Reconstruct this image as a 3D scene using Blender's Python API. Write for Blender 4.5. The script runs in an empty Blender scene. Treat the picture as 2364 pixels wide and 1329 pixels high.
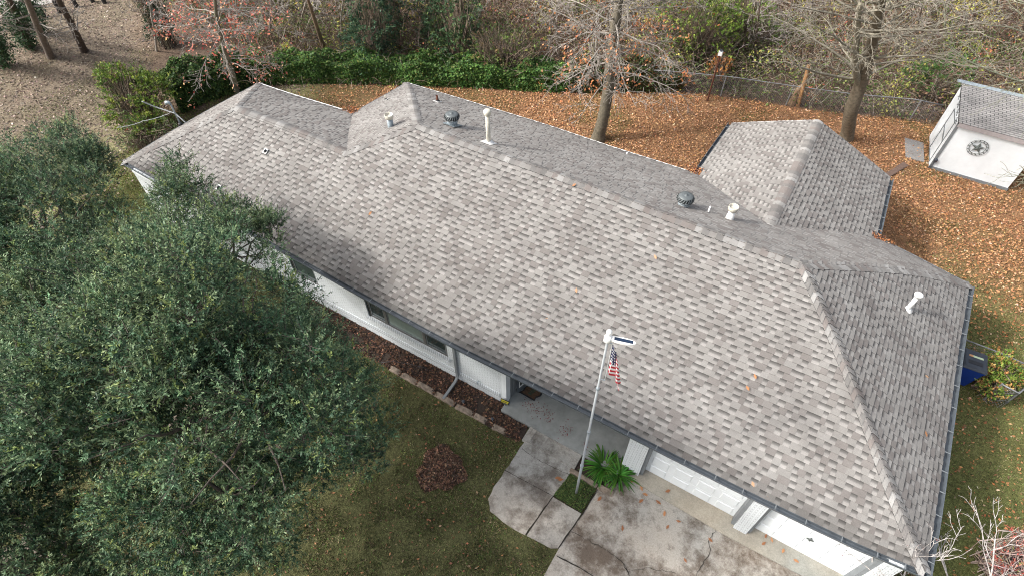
import bpy, math, random
import numpy as np
from mathutils import Vector
random.seed(7); RNG = np.random.default_rng(7)
S = bpy.context.scene
C = S.collection
rad = math.radians

# ---------------------------------------------------------------- camera
CAM = np.array([23.4032903, -8.22056930, 17.7601848])
YAW, PITCH, ROLL, FPX = 0.551849372, 0.876171193, -0.00703259198, 1383.13439
IW, IH = 2364, 1329
def basis():
    cy, sy, cp, sp, cr, sr = math.cos(YAW), math.sin(YAW), math.cos(PITCH), math.sin(PITCH), math.cos(ROLL), math.sin(ROLL)
    f = np.array([-sy*cp, cy*cp, -sp]); rt = np.array([cy, sy, 0.]); up = np.cross(rt, f)
    return cr*rt+sr*up, -sr*rt+cr*up, f
RT, UP, FW = basis()
def at(px, py, z=0.0):
    d = FW + (px-IW/2)/FPX*RT - (py-IH/2)/FPX*UP
    t = (z-CAM[2])/d[2]
    return CAM + t*d
def ray_plane(px, py, n, dd):
    n = np.array(n, float); v = FW + (px-IW/2)/FPX*RT - (py-IH/2)/FPX*UP
    return CAM + (dd-n@CAM)/(n@v)*v
def prj(P):
    d = np.asarray(P, float)-CAM
    x, y, z = d@RT, d@UP, d@FW
    return np.stack([IW/2+FPX*x/z, IH/2-FPX*y/z], -1)
cd = bpy.data.cameras.new('camera'); co = bpy.data.objects.new('camera', cd); C.objects.link(co)
from mathutils import Matrix
co.matrix_world = Matrix(((RT[0], UP[0], -FW[0], CAM[0]), (RT[1], UP[1], -FW[1], CAM[1]), (RT[2], UP[2], -FW[2], CAM[2]), (0, 0, 0, 1)))
cd.sensor_fit = 'HORIZONTAL'; cd.sensor_width = 36; cd.lens = 36*FPX/IW; cd.clip_start = .1; cd.clip_end = 3000
S.camera = co
# ---------------------------------------------------------------- light
SUN_EL, SUN_AZ = rad(40), math.atan2(-0.62, -0.78)      # direction towards the sun
sd = Vector((math.cos(SUN_EL)*math.cos(SUN_AZ), math.cos(SUN_EL)*math.sin(SUN_AZ), math.sin(SUN_EL)))
w = bpy.data.worlds.new('World'); S.world = w; w.use_nodes = True
nt = w.node_tree; bg = nt.nodes['Background']
sky = nt.nodes.new('ShaderNodeTexSky'); sky.sky_type = 'NISHITA'; sky.sun_disc = False
sky.sun_elevation = SUN_EL; sky.sun_rotation = math.atan2(sd.x, sd.y)
sky.dust_density = 6.0; sky.air_density = 1.0; sky.ozone_density = 1.0
hs = nt.nodes.new('ShaderNodeHueSaturation'); hs.inputs['Saturation'].default_value = .45      # thin high cloud
nt.links.new(sky.outputs[0], hs.inputs['Color']); nt.links.new(hs.outputs[0], bg.inputs[0]); bg.inputs[1].default_value = 0.15
sl = bpy.data.lights.new('sun', 'SUN'); sl.energy = 1.7; sl.angle = rad(4); sl.color = (1, .965, .92)
so = bpy.data.objects.new('sun', sl); C.objects.link(so)
so.rotation_euler = sd.to_track_quat('Z', 'Y').to_euler()
S.view_settings.view_transform = 'Standard'; S.view_settings.look = 'None'
S.view_settings.exposure = 0.96; S.view_settings.gamma = 1
try:
    S.cycles.max_bounces = 5; S.cycles.diffuse_bounces = 3; S.cycles.glossy_bounces = 2; S.cycles.transmission_bounces = 3; S.cycles.transparent_max_bounces = 6
    S.cycles.use_denoising = True; S.cycles.denoising_input_passes = 'RGB_ALBEDO_NORMAL'; S.cycles.denoising_prefilter = 'NONE'; S.cycles.filter_width = 1.05
except Exception: pass

# ---------------------------------------------------------------- materials
def new_mat(name):
    m = bpy.data.materials.new(name); m.use_nodes = True
    return m, m.node_tree, m.node_tree.nodes['Principled BSDF']
def N(nt, t, **kw):
    n = nt.nodes.new(t)
    for k, v in kw.items(): setattr(n, k, v)
    return n
def noise(nt, scale, detail=4, rough=.6, vec=None, dist=0):
    n = N(nt, 'ShaderNodeTexNoise'); n.inputs['Scale'].default_value = scale; n.inputs['Detail'].default_value = detail
    n.inputs['Roughness'].default_value = rough; n.inputs['Distortion'].default_value = dist
    if vec is not None: nt.links.new(vec, n.inputs['Vector'])
    return n
def ramp(nt, fac, stops):
    r = N(nt, 'ShaderNodeValToRGB'); el = r.color_ramp.elements
    while len(el) < len(stops): el.new(.5)
    for e, (p, c) in zip(el, stops):
        e.position = p; e.color = (c, c, c, 1) if isinstance(c, (int, float)) else (*c, 1)
    nt.links.new(fac, r.inputs[0]); return r
def mixc(nt, mode, fac, a, b):
    m = N(nt, 'ShaderNodeMix', data_type='RGBA', blend_type=mode)
    for sock, v in ((m.inputs[0], fac), (m.inputs[6], a), (m.inputs[7], b)):
        if isinstance(v, (int, float)): sock.default_value = v
        elif isinstance(v, tuple): sock.default_value = (*v, 1)
        else: nt.links.new(v, sock)
    return m.outputs[2]
def pos(nt): return N(nt, 'ShaderNodeNewGeometry').outputs['Position']
def plain(name, col, rough=.6, var=.15, scale=8, metal=0, bump=0, spec=None):
    m, nt, b = new_mat(name)
    n = noise(nt, scale, 6, .65, pos(nt))
    r = ramp(nt, n.outputs[0], [(.3, tuple(c*(1-var) for c in col)), (.7, tuple(min(1, c*(1+var)) for c in col))])
    nt.links.new(r.outputs[0], b.inputs['Base Color'])
    b.inputs['Roughness'].default_value = rough; b.inputs['Metallic'].default_value = metal
    if spec is not None: b.inputs['Specular IOR Level'].default_value = spec
    if bump:
        bp = N(nt, 'ShaderNodeBump'); bp.inputs['Strength'].default_value = bump; bp.inputs['Distance'].default_value = .01
        nt.links.new(n.outputs[0], bp.inputs['Height']); nt.links.new(bp.outputs[0], b.inputs['Normal'])
    return m
def attr_mat(name, rough=.6, var=.2, scale=20, transl=0., spec=.3, bump=0):
    m, nt, b = new_mat(name)
    a = N(nt, 'ShaderNodeAttribute', attribute_name='col')
    n = noise(nt, scale, 4, .6, pos(nt)); r = ramp(nt, n.outputs[0], [(.25, 1-var), (.75, 1+var)])
    c = mixc(nt, 'MULTIPLY', 1.0, a.outputs['Color'], r.outputs[0])
    nt.links.new(c, b.inputs['Base Color']); b.inputs['Roughness'].default_value = rough
    b.inputs['Specular IOR Level'].default_value = spec
    if bump:
        bp = N(nt, 'ShaderNodeBump'); bp.inputs['Strength'].default_value = bump; bp.inputs['Distance'].default_value = .02
        nt.links.new(n.outputs[0], bp.inputs['Height']); nt.links.new(bp.outputs[0], b.inputs['Normal'])
    if transl:
        t = N(nt, 'ShaderNodeBsdfTranslucent'); nt.links.new(c, t.inputs[0])
        mx = N(nt, 'ShaderNodeMixShader'); mx.inputs[0].default_value = transl
        nt.links.new(b.outputs[0], mx.inputs[1]); nt.links.new(t.outputs[0], mx.inputs[2])
        nt.links.new(mx.outputs[0], nt.nodes['Material Output'].inputs[0])
    return m
M = {}
M['leaf'] = attr_mat('leaf', .50, .15, 3, .22, .22)
M['litter'] = attr_mat('dry_leaf', .75, .15, 5, .08, .2)
M['bark'] = attr_mat('bark', .85, .45, 9, 0, .2, .8)
M['grass'] = attr_mat('grass_blade', .7, .2, 1.2, .15, .2)
M['slate'] = plain('slate_painted_metal', (.085, .10, .115), .5, .2, 5)
M['slate_light'] = plain('grey_blue_paint', (.17, .185, .195), .5, .12, 6)
M['white'] = plain('white_paint', (.70, .74, .76), .5, .05, 3)
M['whitemetal'] = plain('white_metal', (.76, .76, .74), .4, .06, 9)
M['aged'] = plain('aged_white_metal', (.55, .52, .44), .6, .3, 9)
M['galv'] = plain('galvanised_metal', (.30, .35, .38), .45, .35, 11, .3)
M['turbine'] = plain('turbine_metal', (.13, .145, .148), .4, .25, 8, .3)
M['rubber'] = plain('black_rubber', (.02, .022, .025), .6)
M['black'] = plain('black_plastic', (.015, .016, .02), .5)
M['glass'] = plain('dark_glass', (.03, .045, .045), .08, .5, .7, 0, 0, .8)
M['blind'] = plain('pale_green_blind', (.16, .21, .19), .12, .12, 2, 0, 0, .7)
M['winframe'] = plain('taupe_window_frame', (.10, .10, .095), .5)
M['silver'] = plain('silver_pole', (.27, .29, .30), .55, .08, 3, .0)
M['wood'] = plain('weathered_wood', (.28, .18, .10), .85, .35, 14)
M['rust'] = plain('rusty_steel', (.10, .035, .02), .8, .35, 14)
M['orange'] = plain('orange_cedar_wood', (.36, .20, .09), .8, .35, 12)
M['edging'] = plain('concrete_edging', (.20, .16, .125), .95, .5, 7, 0, .8)
M['fencewire'] = plain('galvanised_wire', (.22, .225, .23), .5, .2, 5, .3)
M['blue'] = plain('blue_plastic', (.005, .035, .22), .4, .1, 4)
M['lid'] = plain('dark_grey_plastic', (.035, .042, .055), .4, .15, 5)
M['solar'] = plain('solar_cell', (.015, .03, .06), .2)
M['iron'] = plain('weathered_iron', (.10, .115, .11), .6, .3, 20)
M['mat_grate'] = plain('grey_grate', (.22, .21, .20), .8, .4, 25)
M['cable'] = plain('grey_cable', (.42, .44, .44), .5, .3, 30)
M['brickpaver'] = plain('brown_paver', (.13, .085, .065), .9, .3, 12)
M['yellow'] = plain('yellow_print', (.55, .50, .04), .5)
M['green_print'] = plain('green_print', (.03, .08, .055), .9, .2, 30)
M['porch'] = plain('grey_painted_concrete', (.235, .25, .245), .6, .2, 2.6, 0, 0, .3)

def shingle_mat(name, cool):
    m, nt, b = new_mat(name)
    a = N(nt, 'ShaderNodeAttribute', attribute_name='col')
    uv = N(nt, 'ShaderNodeUVMap'); sep = N(nt, 'ShaderNodeSeparateXYZ'); nt.links.new(uv.outputs[0], sep.inputs[0])
    P = pos(nt)
    g = ramp(nt, sep.outputs[1], [(0.0, 1.12), (.40, 1.02), (.62, .60), (1.0, .28)])     # printed pigment band on the base layer, with the overlap's shadow painted in
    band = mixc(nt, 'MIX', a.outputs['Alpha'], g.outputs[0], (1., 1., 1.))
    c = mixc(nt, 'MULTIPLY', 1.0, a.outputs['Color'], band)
    n1 = noise(nt, 90, 3, .8, P); r1 = ramp(nt, n1.outputs[0], [(.3, .74), (.7, 1.26)])
    c = mixc(nt, 'MULTIPLY', 1.0, c, r1.outputs[0])
    n2 = noise(nt, .9, 5, .6, P); r2 = ramp(nt, n2.outputs[0], [(.35, (.84, .83, .83)), (.65, (1.08, 1.08, 1.08))])
    c = mixc(nt, 'MULTIPLY', 1.0, c, r2.outputs[0])
    nt.links.new(c, b.inputs['Base Color']); b.inputs['Roughness'].default_value = .85; b.inputs['Specular IOR Level'].default_value = .35
    bp = N(nt, 'ShaderNodeBump'); bp.inputs['Strength'].default_value = .5; bp.inputs['Distance'].default_value = .01
    nt.links.new(n1.outputs[0], bp.inputs['Height']); nt.links.new(bp.outputs[0], b.inputs['Normal'])
    return m
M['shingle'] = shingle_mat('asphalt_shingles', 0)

def brick_mat(name, col, mortar, axis, scale=1.0, bw=.215, bh=.075, soldier=False):
    m, nt, b = new_mat(name)
    sep = N(nt, 'ShaderNodeSeparateXYZ'); nt.links.new(pos(nt), sep.inputs[0])
    cmb = N(nt, 'ShaderNodeCombineXYZ')
    if axis == 'xy':
        ad = N(nt, 'ShaderNodeMath', operation='ADD'); nt.links.new(sep.outputs[0], ad.inputs[0]); nt.links.new(sep.outputs[1], ad.inputs[1])
        h = ad.outputs[0]
    nt.links.new(h, cmb.inputs[0]); nt.links.new(sep.outputs[2], cmb.inputs[1])
    br = N(nt, 'ShaderNodeTexBrick'); nt.links.new(cmb.outputs[0], br.inputs['Vector'])
    br.inputs['Scale'].default_value = scale
    br.inputs['Brick Width'].default_value = bw; br.inputs['Row Height'].default_value = bh
    br.inputs['Mortar Size'].default_value = .010; br.inputs['Mortar Smooth'].default_value = .2
    br.inputs['Color1'].default_value = (*col, 1); br.inputs['Color2'].default_value = (*[c*.93 for c in col], 1)
    br.inputs['Mortar'].default_value = (*mortar, 1)
    nt.links.new(br.outputs[0], b.inputs['Base Color']); b.inputs['Roughness'].default_value = .6
    bp = N(nt, 'ShaderNodeBump', invert=True); bp.inputs['Strength'].default_value = 1; bp.inputs['Distance'].default_value = .007
    nt.links.new(br.outputs[1], bp.inputs['Height']); nt.links.new(bp.outputs[0], b.inputs['Normal'])
    return m
M['brick'] = brick_mat('white_painted_brick', (.66, .70, .72), (.40, .43, .45), 'xy')  # mortar darkened: shade held in the joints is painted into its colour
M['soldier'] = brick_mat('white_painted_soldier_brick', (.62, .66, .68), (.25, .28, .30), 'xy', 1.0, .085, .26)

def concrete_mat(name, base, stain=(.075, .06, .045), seed=0.0, amt=1.0):
    m, nt, b = new_mat(name)
    mp = N(nt, 'ShaderNodeMapping'); mp.inputs['Location'].default_value = (seed, seed*.7, 0); nt.links.new(pos(nt), mp.inputs[0]); V = mp.outputs[0]
    n1 = noise(nt, .8, 10, .74, V, .05); r1 = ramp(nt, n1.outputs[0], [(.46, 0.0), (.53, .5*amt), (.60, .92*amt)])
    n2 = noise(nt, 26, 5, .75, V); r2 = ramp(nt, n2.outputs[0], [(.25, .72), (.75, 1.25)])
    n3 = noise(nt, .35, 3, .5, V); r3 = ramp(nt, n3.outputs[0], [(.35, (.82, .86, .88)), (.65, (1.12, 1.06, .98))])
    n4 = noise(nt, 4, 9, .85, V); r4 = ramp(nt, n4.outputs[0], [(.54, 0.0), (.66, .6*amt)])
    c = mixc(nt, 'MIX', r1.outputs[0], base, stain)
    c = mixc(nt, 'MIX', r4.outputs[0], c, (.05, .042, .036))
    c = mixc(nt, 'MULTIPLY', 1.0, c, r2.outputs[0]); c = mixc(nt, 'MULTIPLY', 1.0, c, r3.outputs[0])
    nt.links.new(c, b.inputs['Base Color']); b.inputs['Roughness'].default_value = .9; b.inputs['Specular IOR Level'].default_value = .2
    bp = N(nt, 'ShaderNodeBump'); bp.inputs['Strength'].default_value = .4; bp.inputs['Distance'].default_value = .01
    nt.links.new(n2.outputs[0], bp.inputs['Height']); nt.links.new(bp.outputs[0], b.inputs['Normal'])
    return m
M['concrete'] = concrete_mat('stained_concrete', (.385, .36, .325), (.115, .088, .068), seed=3.0)
M['slab'] = concrete_mat('stained_walk_concrete', (.365, .345, .315), (.10, .08, .065), seed=11.3, amt=.9)
M['apron'] = concrete_mat('clean_apron_concrete', (.34, .325, .285), seed=5, amt=.25)
M['joint'] = plain('dirt_joint', (.03, .025, .02), .95)

def shed_roof_mat():
    m, nt, b = new_mat('old_three_tab_shingles')
    uv = N(nt, 'ShaderNodeUVMap')
    br = N(nt, 'ShaderNodeTexBrick'); nt.links.new(uv.outputs[0], br.inputs['Vector']); br.inputs['Scale'].default_value = 1
    br.inputs['Brick Width'].default_value = .30; br.inputs['Row Height'].default_value = .135; br.inputs['Mortar Size'].default_value = .012
    br.inputs['Color1'].default_value = (.33, .315, .30, 1); br.inputs['Color2'].default_value = (.26, .25, .24, 1); br.inputs['Mortar'].default_value = (.03, .03, .03, 1)
    n = noise(nt, 1.5, 6, .7, pos(nt)); r = ramp(nt, n.outputs[0], [(.3, .7), (.7, 1.3)])
    nt.links.new(mixc(nt, 'MULTIPLY', 1, br.outputs[0], r.outputs[0]), b.inputs['Base Color']); b.inputs['Roughness'].default_value = .9
    return m
M['shedroof'] = shed_roof_mat()

# ---------------------------------------------------------------- mesh helpers
def tag(o, label=None, cat=None, group=None, kind=None):
    if label: o['label'] = label
    if cat: o['category'] = cat
    if group: o['group'] = group
    if kind: o['kind'] = kind
    return o
def empty(name, loc, label=None, cat=None, group=None):
    o = bpy.data.objects.new(name, None); o.location = loc; o.empty_display_size = .3; C.objects.link(o)
    return tag(o, label, cat, group)
class MB:
    """collects faces in world coordinates; build() links them as one mesh object"""
    def __init__(s): s.v = []; s.f = []; s.c = []; s.mi = []; s.cur = 0; s.col = (1, 1, 1, 1); s.uv = None
    def face(s, pts, col=None, uv=None):
        i = len(s.v); s.v.extend([tuple(p) for p in pts]); s.f.append(tuple(range(i, i+len(pts)))); s.c.append(col or s.col); s.mi.append(s.cur)
        if uv is not None:
            if s.uv is None: s.uv = []
            s.uv.extend(uv)
    def mesh(s, vs, fs, col=None):
        i = len(s.v); s.v.extend([tuple(p) for p in vs])
        for f in fs: s.f.append(tuple(i+k for k in f)); s.c.append(col or s.col); s.mi.append(s.cur)
    def box(s, x0, y0, z0, x1, y1, z1, M_=None, col=None):
        vs = [(x, y, z) for z in (z0, z1) for y in (y0, y1) for x in (x0, x1)]
        if M_ is not None: vs = [tuple(M_ @ Vector(v)) for v in vs]
        s.mesh(vs, [(0, 2, 3, 1), (4, 5, 7, 6), (0, 1, 5, 4), (2, 6, 7, 3), (0, 4, 6, 2), (1, 3, 7, 5)], col)
    def tube(s, pts, rads, n=6, cap=True, col=None):
        pts = [Vector(p) for p in pts]
        if not hasattr(rads, '__len__'): rads = [rads]*len(pts)
        vs = []; prev = None
        for i, p in enumerate(pts):
            t = (pts[min(i+1, len(pts)-1)]-pts[max(i-1, 0)])
            if t.length < 1e-9: t = Vector((0, 0, 1))
            t.normalize()
            a = Vector((1, 0, 0)) if abs(t.x) < .8 else Vector((0, 1, 0))
            if prev is not None: a = prev
            u = (a-t*a.dot(t)).normalized(); v = t.cross(u); prev = u
            for k in range(n):
                an = 2*math.pi*k/n; vs.append(p+(u*math.cos(an)+v*math.sin(an))*rads[i])
        fs = [(i*n+k, i*n+(k+1) % n, (i+1)*n+(k+1) % n, (i+1)*n+k) for i in range(len(pts)-1) for k in range(n)]
        if cap: fs += [tuple(range(n-1, -1, -1)), tuple((len(pts)-1)*n+k for k in range(n))]
        s.mesh(vs, fs, col)
    def lathe(s, c, prof, n=20, axis=None, col=None):
        c = Vector(c); vs = []
        for r, z in prof:
            for k in range(n):
                a = 2*math.pi*k/n; vs.append(c+Vector((r*math.cos(a), r*math.sin(a), z)))
        fs = [(i*n+k, i*n+(k+1) % n, (i+1)*n+(k+1) % n, (i+1)*n+k) for i in range(len(prof)-1) for k in range(n)]
        fs += [tuple(range(n-1, -1, -1)), tuple((len(prof)-1)*n+k for k in range(n))]
        s.mesh(vs, fs, col)
    def build(s, name, mats, parent=None, smooth=False):
        me = bpy.data.meshes.new(name)
        me.from_pydata(s.v, [], s.f)
        for m in (mats if isinstance(mats, (list, tuple)) else [mats]): me.materials.append(m)
        if any(s.mi): me.polygons.foreach_set('material_index', s.mi)
        at_ = me.attributes.new('col', 'FLOAT_COLOR', 'FACE')
        arr = np.array([(c if len(c) == 4 else (*c, 1)) for c in s.c], np.float32).ravel(); at_.data.foreach_set('color', arr)
        if s.uv is not None:
            ul = me.uv_layers.new(name='UVMap'); ul.data.foreach_set('uv', np.array(s.uv, np.float32).ravel())
        if smooth: me.polygons.foreach_set('use_smooth', [True]*len(me.polygons))
        me.update()
        o = bpy.data.objects.new(name, me); C.objects.link(o)
        if parent is not None: attach(o, parent)
        return o
def wloc(p):
    v = Vector(p.location)
    while p.parent: p = p.parent; v += Vector(p.location)
    return v
def attach(o, parent):
    """children meshes are authored in world coordinates; parents are never rotated"""
    o.parent = parent; o.location = Vector(o.location)-wloc(parent)
def np_mesh(name, V, F, col, mat, parent=None):
    """V (n,3), F (m,k) index array, col (m,3)"""
    me = bpy.data.meshes.new(name); k = F.shape[1]
    me.vertices.add(len(V)); me.vertices.foreach_set('co', V.astype(np.float32).ravel())
    me.loops.add(F.size); me.loops.foreach_set('vertex_index', F.astype(np.int32).ravel())
    me.polygons.add(len(F)); me.polygons.foreach_set('loop_start', np.arange(0, F.size, k, dtype=np.int32))
    me.materials.append(mat)
    a = me.attributes.new('col', 'FLOAT_COLOR', 'FACE')
    c4 = np.ones((len(F), 4), np.float32); c4[:, :3] = col; a.data.foreach_set('color', c4.ravel())
    me.update(calc_edges=True)
    o = bpy.data.objects.new(name, me); C.objects.link(o)
    if parent is not None: attach(o, parent)
    return o
def unit(v): return v/np.maximum(np.linalg.norm(v, axis=-1, keepdims=True), 1e-9)
def leaf_quads(c, d, up, ln, wd):
    """diamond leaves: centre c, axis d, rough normal up"""
    d = unit(d); s = unit(np.cross(d, up)); ln = ln[:, None]; wd = wd[:, None]
    nrm = np.cross(s, d)
    V = np.stack([c-d*ln*.5, c+s*wd*.5-nrm*wd*.12, c+d*ln*.5, c-s*wd*.5-nrm*wd*.12], 1).reshape(-1, 3)
    F = np.arange(len(c)*4).reshape(-1, 4)
    return V, F
def pal(n, cols, wts, jit=.18):
    cols = np.array(cols, float); i = RNG.choice(len(cols), n, p=np.array(wts)/sum(wts))
    return cols[i]*(1+RNG.normal(0, jit, (n, 1)))*(1+RNG.normal(0, jit*.25, (n, 3)))
def rdir(n): return unit(RNG.normal(size=(n, 3)))

# smooth value noise in numpy (2-D)
_T = RNG.random((64, 64))
def vn(x, y, sc, seed=0):
    x = np.asarray(x)*sc+seed*7.13+100; y = np.asarray(y)*sc+seed*3.7+100
    xi = np.floor(x).astype(int); yi = np.floor(y).astype(int); fx = x-xi; fy = y-yi
    fx = fx*fx*(3-2*fx); fy = fy*fy*(3-2*fy)
    g = lambda a, b: _T[a % 64, b % 64]
    return (g(xi, yi)*(1-fx)+g(xi+1, yi)*fx)*(1-fy)+(g(xi, yi+1)*(1-fx)+g(xi+1, yi+1)*fx)*fy
def fbm(x, y, sc, seed=0): return (vn(x, y, sc, seed)+.5*vn(x, y, sc*2.1, seed+1)+.25*vn(x, y, sc*4.3, seed+2))/1.75

# ---------------------------------------------------------------- roof geometry numbers
ZE = 2.55
L, D, D2, X1, SL = 29.714, 10.970, 7.2316, 5.682, 0.48
XW0, XW1, YW, SW = 19.994, 26.487, 15.103, 0.40196
WR = (XW1-XW0)/2
def line_ctrl(P0, P1, obs):
    t = np.linspace(0, 1, 500)[:, None]; Ls = np.array(P0)*(1-t)+np.array(P1)*t; q = prj(Ls); out = []
    for o in obs: out.append((tuple(Ls[np.argmin(((q-np.array(o))**2).sum(1))]), o))
    return out
e_ = lambda x, y, t=0: (x, y, ZE+t)
ctrl = [(e_(0, 0), (287, 372)), (e_(L, 0), (2135, 1316)), (e_(L, D), (2237, 657)), (e_(0, D2), (596, 193)),
        (e_(X1, D2), (815, 262)), (e_(X1, D), (938, 192)), (e_(L-D/2, D/2, SL*D/2), (1853, 608)),
        (e_(X1+D/2, D/2, SL*D/2), (965, 288)), (e_(D2/2, D2/2, SL*D2/2), (545, 247)), (e_(X1+D2/2, D2/2, SL*D2/2), (800, 350)),
        (e_(XW0, YW), (1690, 285)), (e_(XW0+WR, YW, SW*WR), (1890, 278)), (e_(XW1, YW), (2055, 410)),
        (e_(XW0, D), (1608, 402)), (e_(XW1, D), (2023, 548)), (e_(XW0+WR, D-WR*SW/SL, SW*WR), (1775, 521))]
ctrl += line_ctrl(e_(0, 0), e_(L, 0), [(627, 559), (850, 683), (1030, 782), (1171, 852), (1357, 944), (1488, 1012), (1726, 1132), (1995, 1262)])
ctrl += line_ctrl(e_(X1, D), e_(L, D), [(1139, 252), (1264, 290), (1423, 344)])
ctrl += line_ctrl(e_(L, 0), e_(L, D), [(2213, 800), (2180, 1030)])
ctrl += line_ctrl(e_(0, 0), e_(0, D2), [(420, 290)])
ctrl += line_ctrl(e_(X1+D/2, D/2, SL*D/2), e_(L-D/2, D/2, SL*D/2), [(1300, 407), (1570, 507)])
ctrl += line_ctrl(e_(L, 0), e_(L-D/2, D/2, SL*D/2), [(1990, 935)])
_A = np.array([c[0][:2] for c in ctrl]); _B = np.array([at(c[1][0], c[1][1], c[0][2])[:2] for c in ctrl])-_A
def _k(r2): return .5*r2*np.log(np.maximum(r2, 1e-12))
def _tps():
    n = len(_A); K = _k(((_A[:, None]-_A[None])**2).sum(-1))+np.eye(n)*1.0
    Pm = np.c_[np.ones(n), _A]; Z = np.zeros((3, 3))
    return np.linalg.solve(np.block([[K, Pm], [Pm.T, Z]]), np.r_[_B, np.zeros((3, 2))])
_W = _tps()
def warp(P):
    """the building as surveyed: its eaves are not perfectly straight"""
    P = np.atleast_2d(np.asarray(P, float)); q = P[:, :2]
    K = _k(((q[:, None]-_A[None])**2).sum(-1))
    dxy = K@_W[:len(_A)]+np.c_[np.ones(len(q)), q]@_W[len(_A):]
    out = P.copy(); out[:, :2] += dxy; return out
def w1(x, y, z): return warp([(x, y, z)])[0]
def warp_big(V):
    V = np.asarray(V, float); out = np.empty_like(V)
    for i in range(0, len(V), 4000): out[i:i+4000] = warp(V[i:i+4000])
    return out

house = empty('ranch_house', (14.5, 5, 0), 'white painted brick ranch house with a wide grey shingle hip roof', 'house')

EXPO = .169
TABS = [((.232, .223, .209), .44), ((.186, .172, .161), .30), ((.250, .242, .228), .10), ((.208, .196, .184), .16)]
def shingles(mb, org, ud, inward, slope, lo, hi, depth, stain=0, tone=1.0, skip=None):
    """lay courses: org + ud*u along the eave, inward*d going in (plan), z rises slope*d; lo/hi(d) give the u interval"""
    org = np.array(org, float); ud = np.array(ud, float); inw = np.array(inward, float)
    k_ = 1/math.sqrt(1+slope*slope); nrm = np.array([-inw[0]*slope*k_, -inw[1]*slope*k_, k_])
    def P(u, d, h): return org+ud*u+inw*d+np.array([0, 0, slope*d])+nrm*h
    step = EXPO*k_; nrow = int(math.ceil(depth/step)); pt = [c for c, _ in TABS]; pw = [w_ for _, w_ in TABS]
    for r in range(nrow):
        d0 = r*step; d1 = min(depth, d0+step*1.0); dm = (d0+d1)/2
        l0, h0, l1, h1 = lo(min(d0, depth)), hi(min(d0, depth)), lo(d1-1e-6), hi(d1-1e-6)
        if h0-l0 < .02 and h1-l1 < .02: continue
        a = min(l0, l1)-random.uniform(0, .4); end = max(h0, h1); tab = random.random() < .5
        tone_r = tone*(1-stain*(.42 if r == 0 else .22 if r == 1 else .08 if r == 2 else 0))*random.uniform(.97, 1.03)
        while a < end:
            wd = random.choice([.14, .18, .20, .22, .24, .30]) if tab else random.choice([.14, .16, .18, .20])
            wd *= random.uniform(.9, 1.1); b = a+wd
            ca, cb = min(max(a, l0), h0), min(max(b, l0), h0); ta, tb = min(max(a, l1), h1), min(max(b, l1), h1)
            if not (cb-ca < 1e-4 and tb-ta < 1e-4) and not (skip and skip((ca+cb)/2, dm)):
                if tab:
                    c = random.choices(pt, pw)[0]
                    j = random.uniform(.95, 1.05)*tone_r; col = (c[0]*j, c[1]*j, c[2]*j, 1.); hb, ht = .028, .007
                else:
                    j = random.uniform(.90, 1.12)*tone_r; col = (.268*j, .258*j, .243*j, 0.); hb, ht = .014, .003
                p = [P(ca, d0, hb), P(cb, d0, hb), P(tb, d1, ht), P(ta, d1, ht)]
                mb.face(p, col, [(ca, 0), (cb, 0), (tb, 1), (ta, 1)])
                dk = (.05, .048, .046, 1.)
                mb.face([P(ca, d0, -.004), P(cb, d0, -.004), p[1], p[0]], dk, [(0, 0)]*4)
                if tab:
                    for (q0, q1, x0, x1) in ((p[0], p[3], ca, ta), (p[1], p[2], cb, tb)):
                        mb.face([P(x0, d0, 0), q0, q1, P(x1, d1, 0)], dk, [(0, 0)]*4)
            a = b; tab = (not tab) if random.random() < .94 else tab
def deck(mb, pts, t=.03):
    """the decking underneath, following the warp"""
    mb.face([(p[0], p[1], p[2]-t) for p in pts], (.05, .05, .05, 1), [(0, 0)]*len(pts))
rf = MB()
shingles(rf, (0, 0, ZE), (1, 0, 0), (0, 1, 0), SL, lambda d: d if d < D2/2 else X1+d, lambda d: L-d, D/2, 1.0, .97)
shingles(rf, (0, 0, ZE), (0, 1, 0), (1, 0, 0), SL, lambda d: d, lambda d: D2-d, D2/2, .5)
shingles(rf, (0, D2, ZE), (1, 0, 0), (0, -1, 0), SL, lambda d: d, lambda d: X1+d, D2/2, .6)
shingles(rf, (X1, 0, ZE), (0, 1, 0), (1, 0, 0), SL, lambda d: max(D2-d, d), lambda d: D-d, D/2, .5)
shingles(rf, (0, D, ZE), (1, 0, 0), (0, -1, 0), SL, lambda d: X1+d, lambda d: L-d, D/2, .8, 1.0,
         skip=lambda u, d: XW0+.5 < u < XW1-.5 and SW*min(u-XW0, XW1-u) > SL*d+.12)
shingles(rf, (L, 0, ZE), (0, 1, 0), (-1, 0, 0), SL, lambda d: d, lambda d: D-d, D/2, .4)
rf.v = warp_big(rf.v)
WV = MB()
shingles(WV, (XW0, 0, ZE), (0, 1, 0), (1, 0, 0), SW, lambda d: D-d*SW/SL, lambda d: YW, WR, .3, 1.04)
shingles(WV, (XW1, 0, ZE), (0, 1, 0), (-1, 0, 0), SW, lambda d: D-d*SW/SL, lambda d: YW, WR, .2, .98)
WV.v = warp_big(WV.v)
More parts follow.
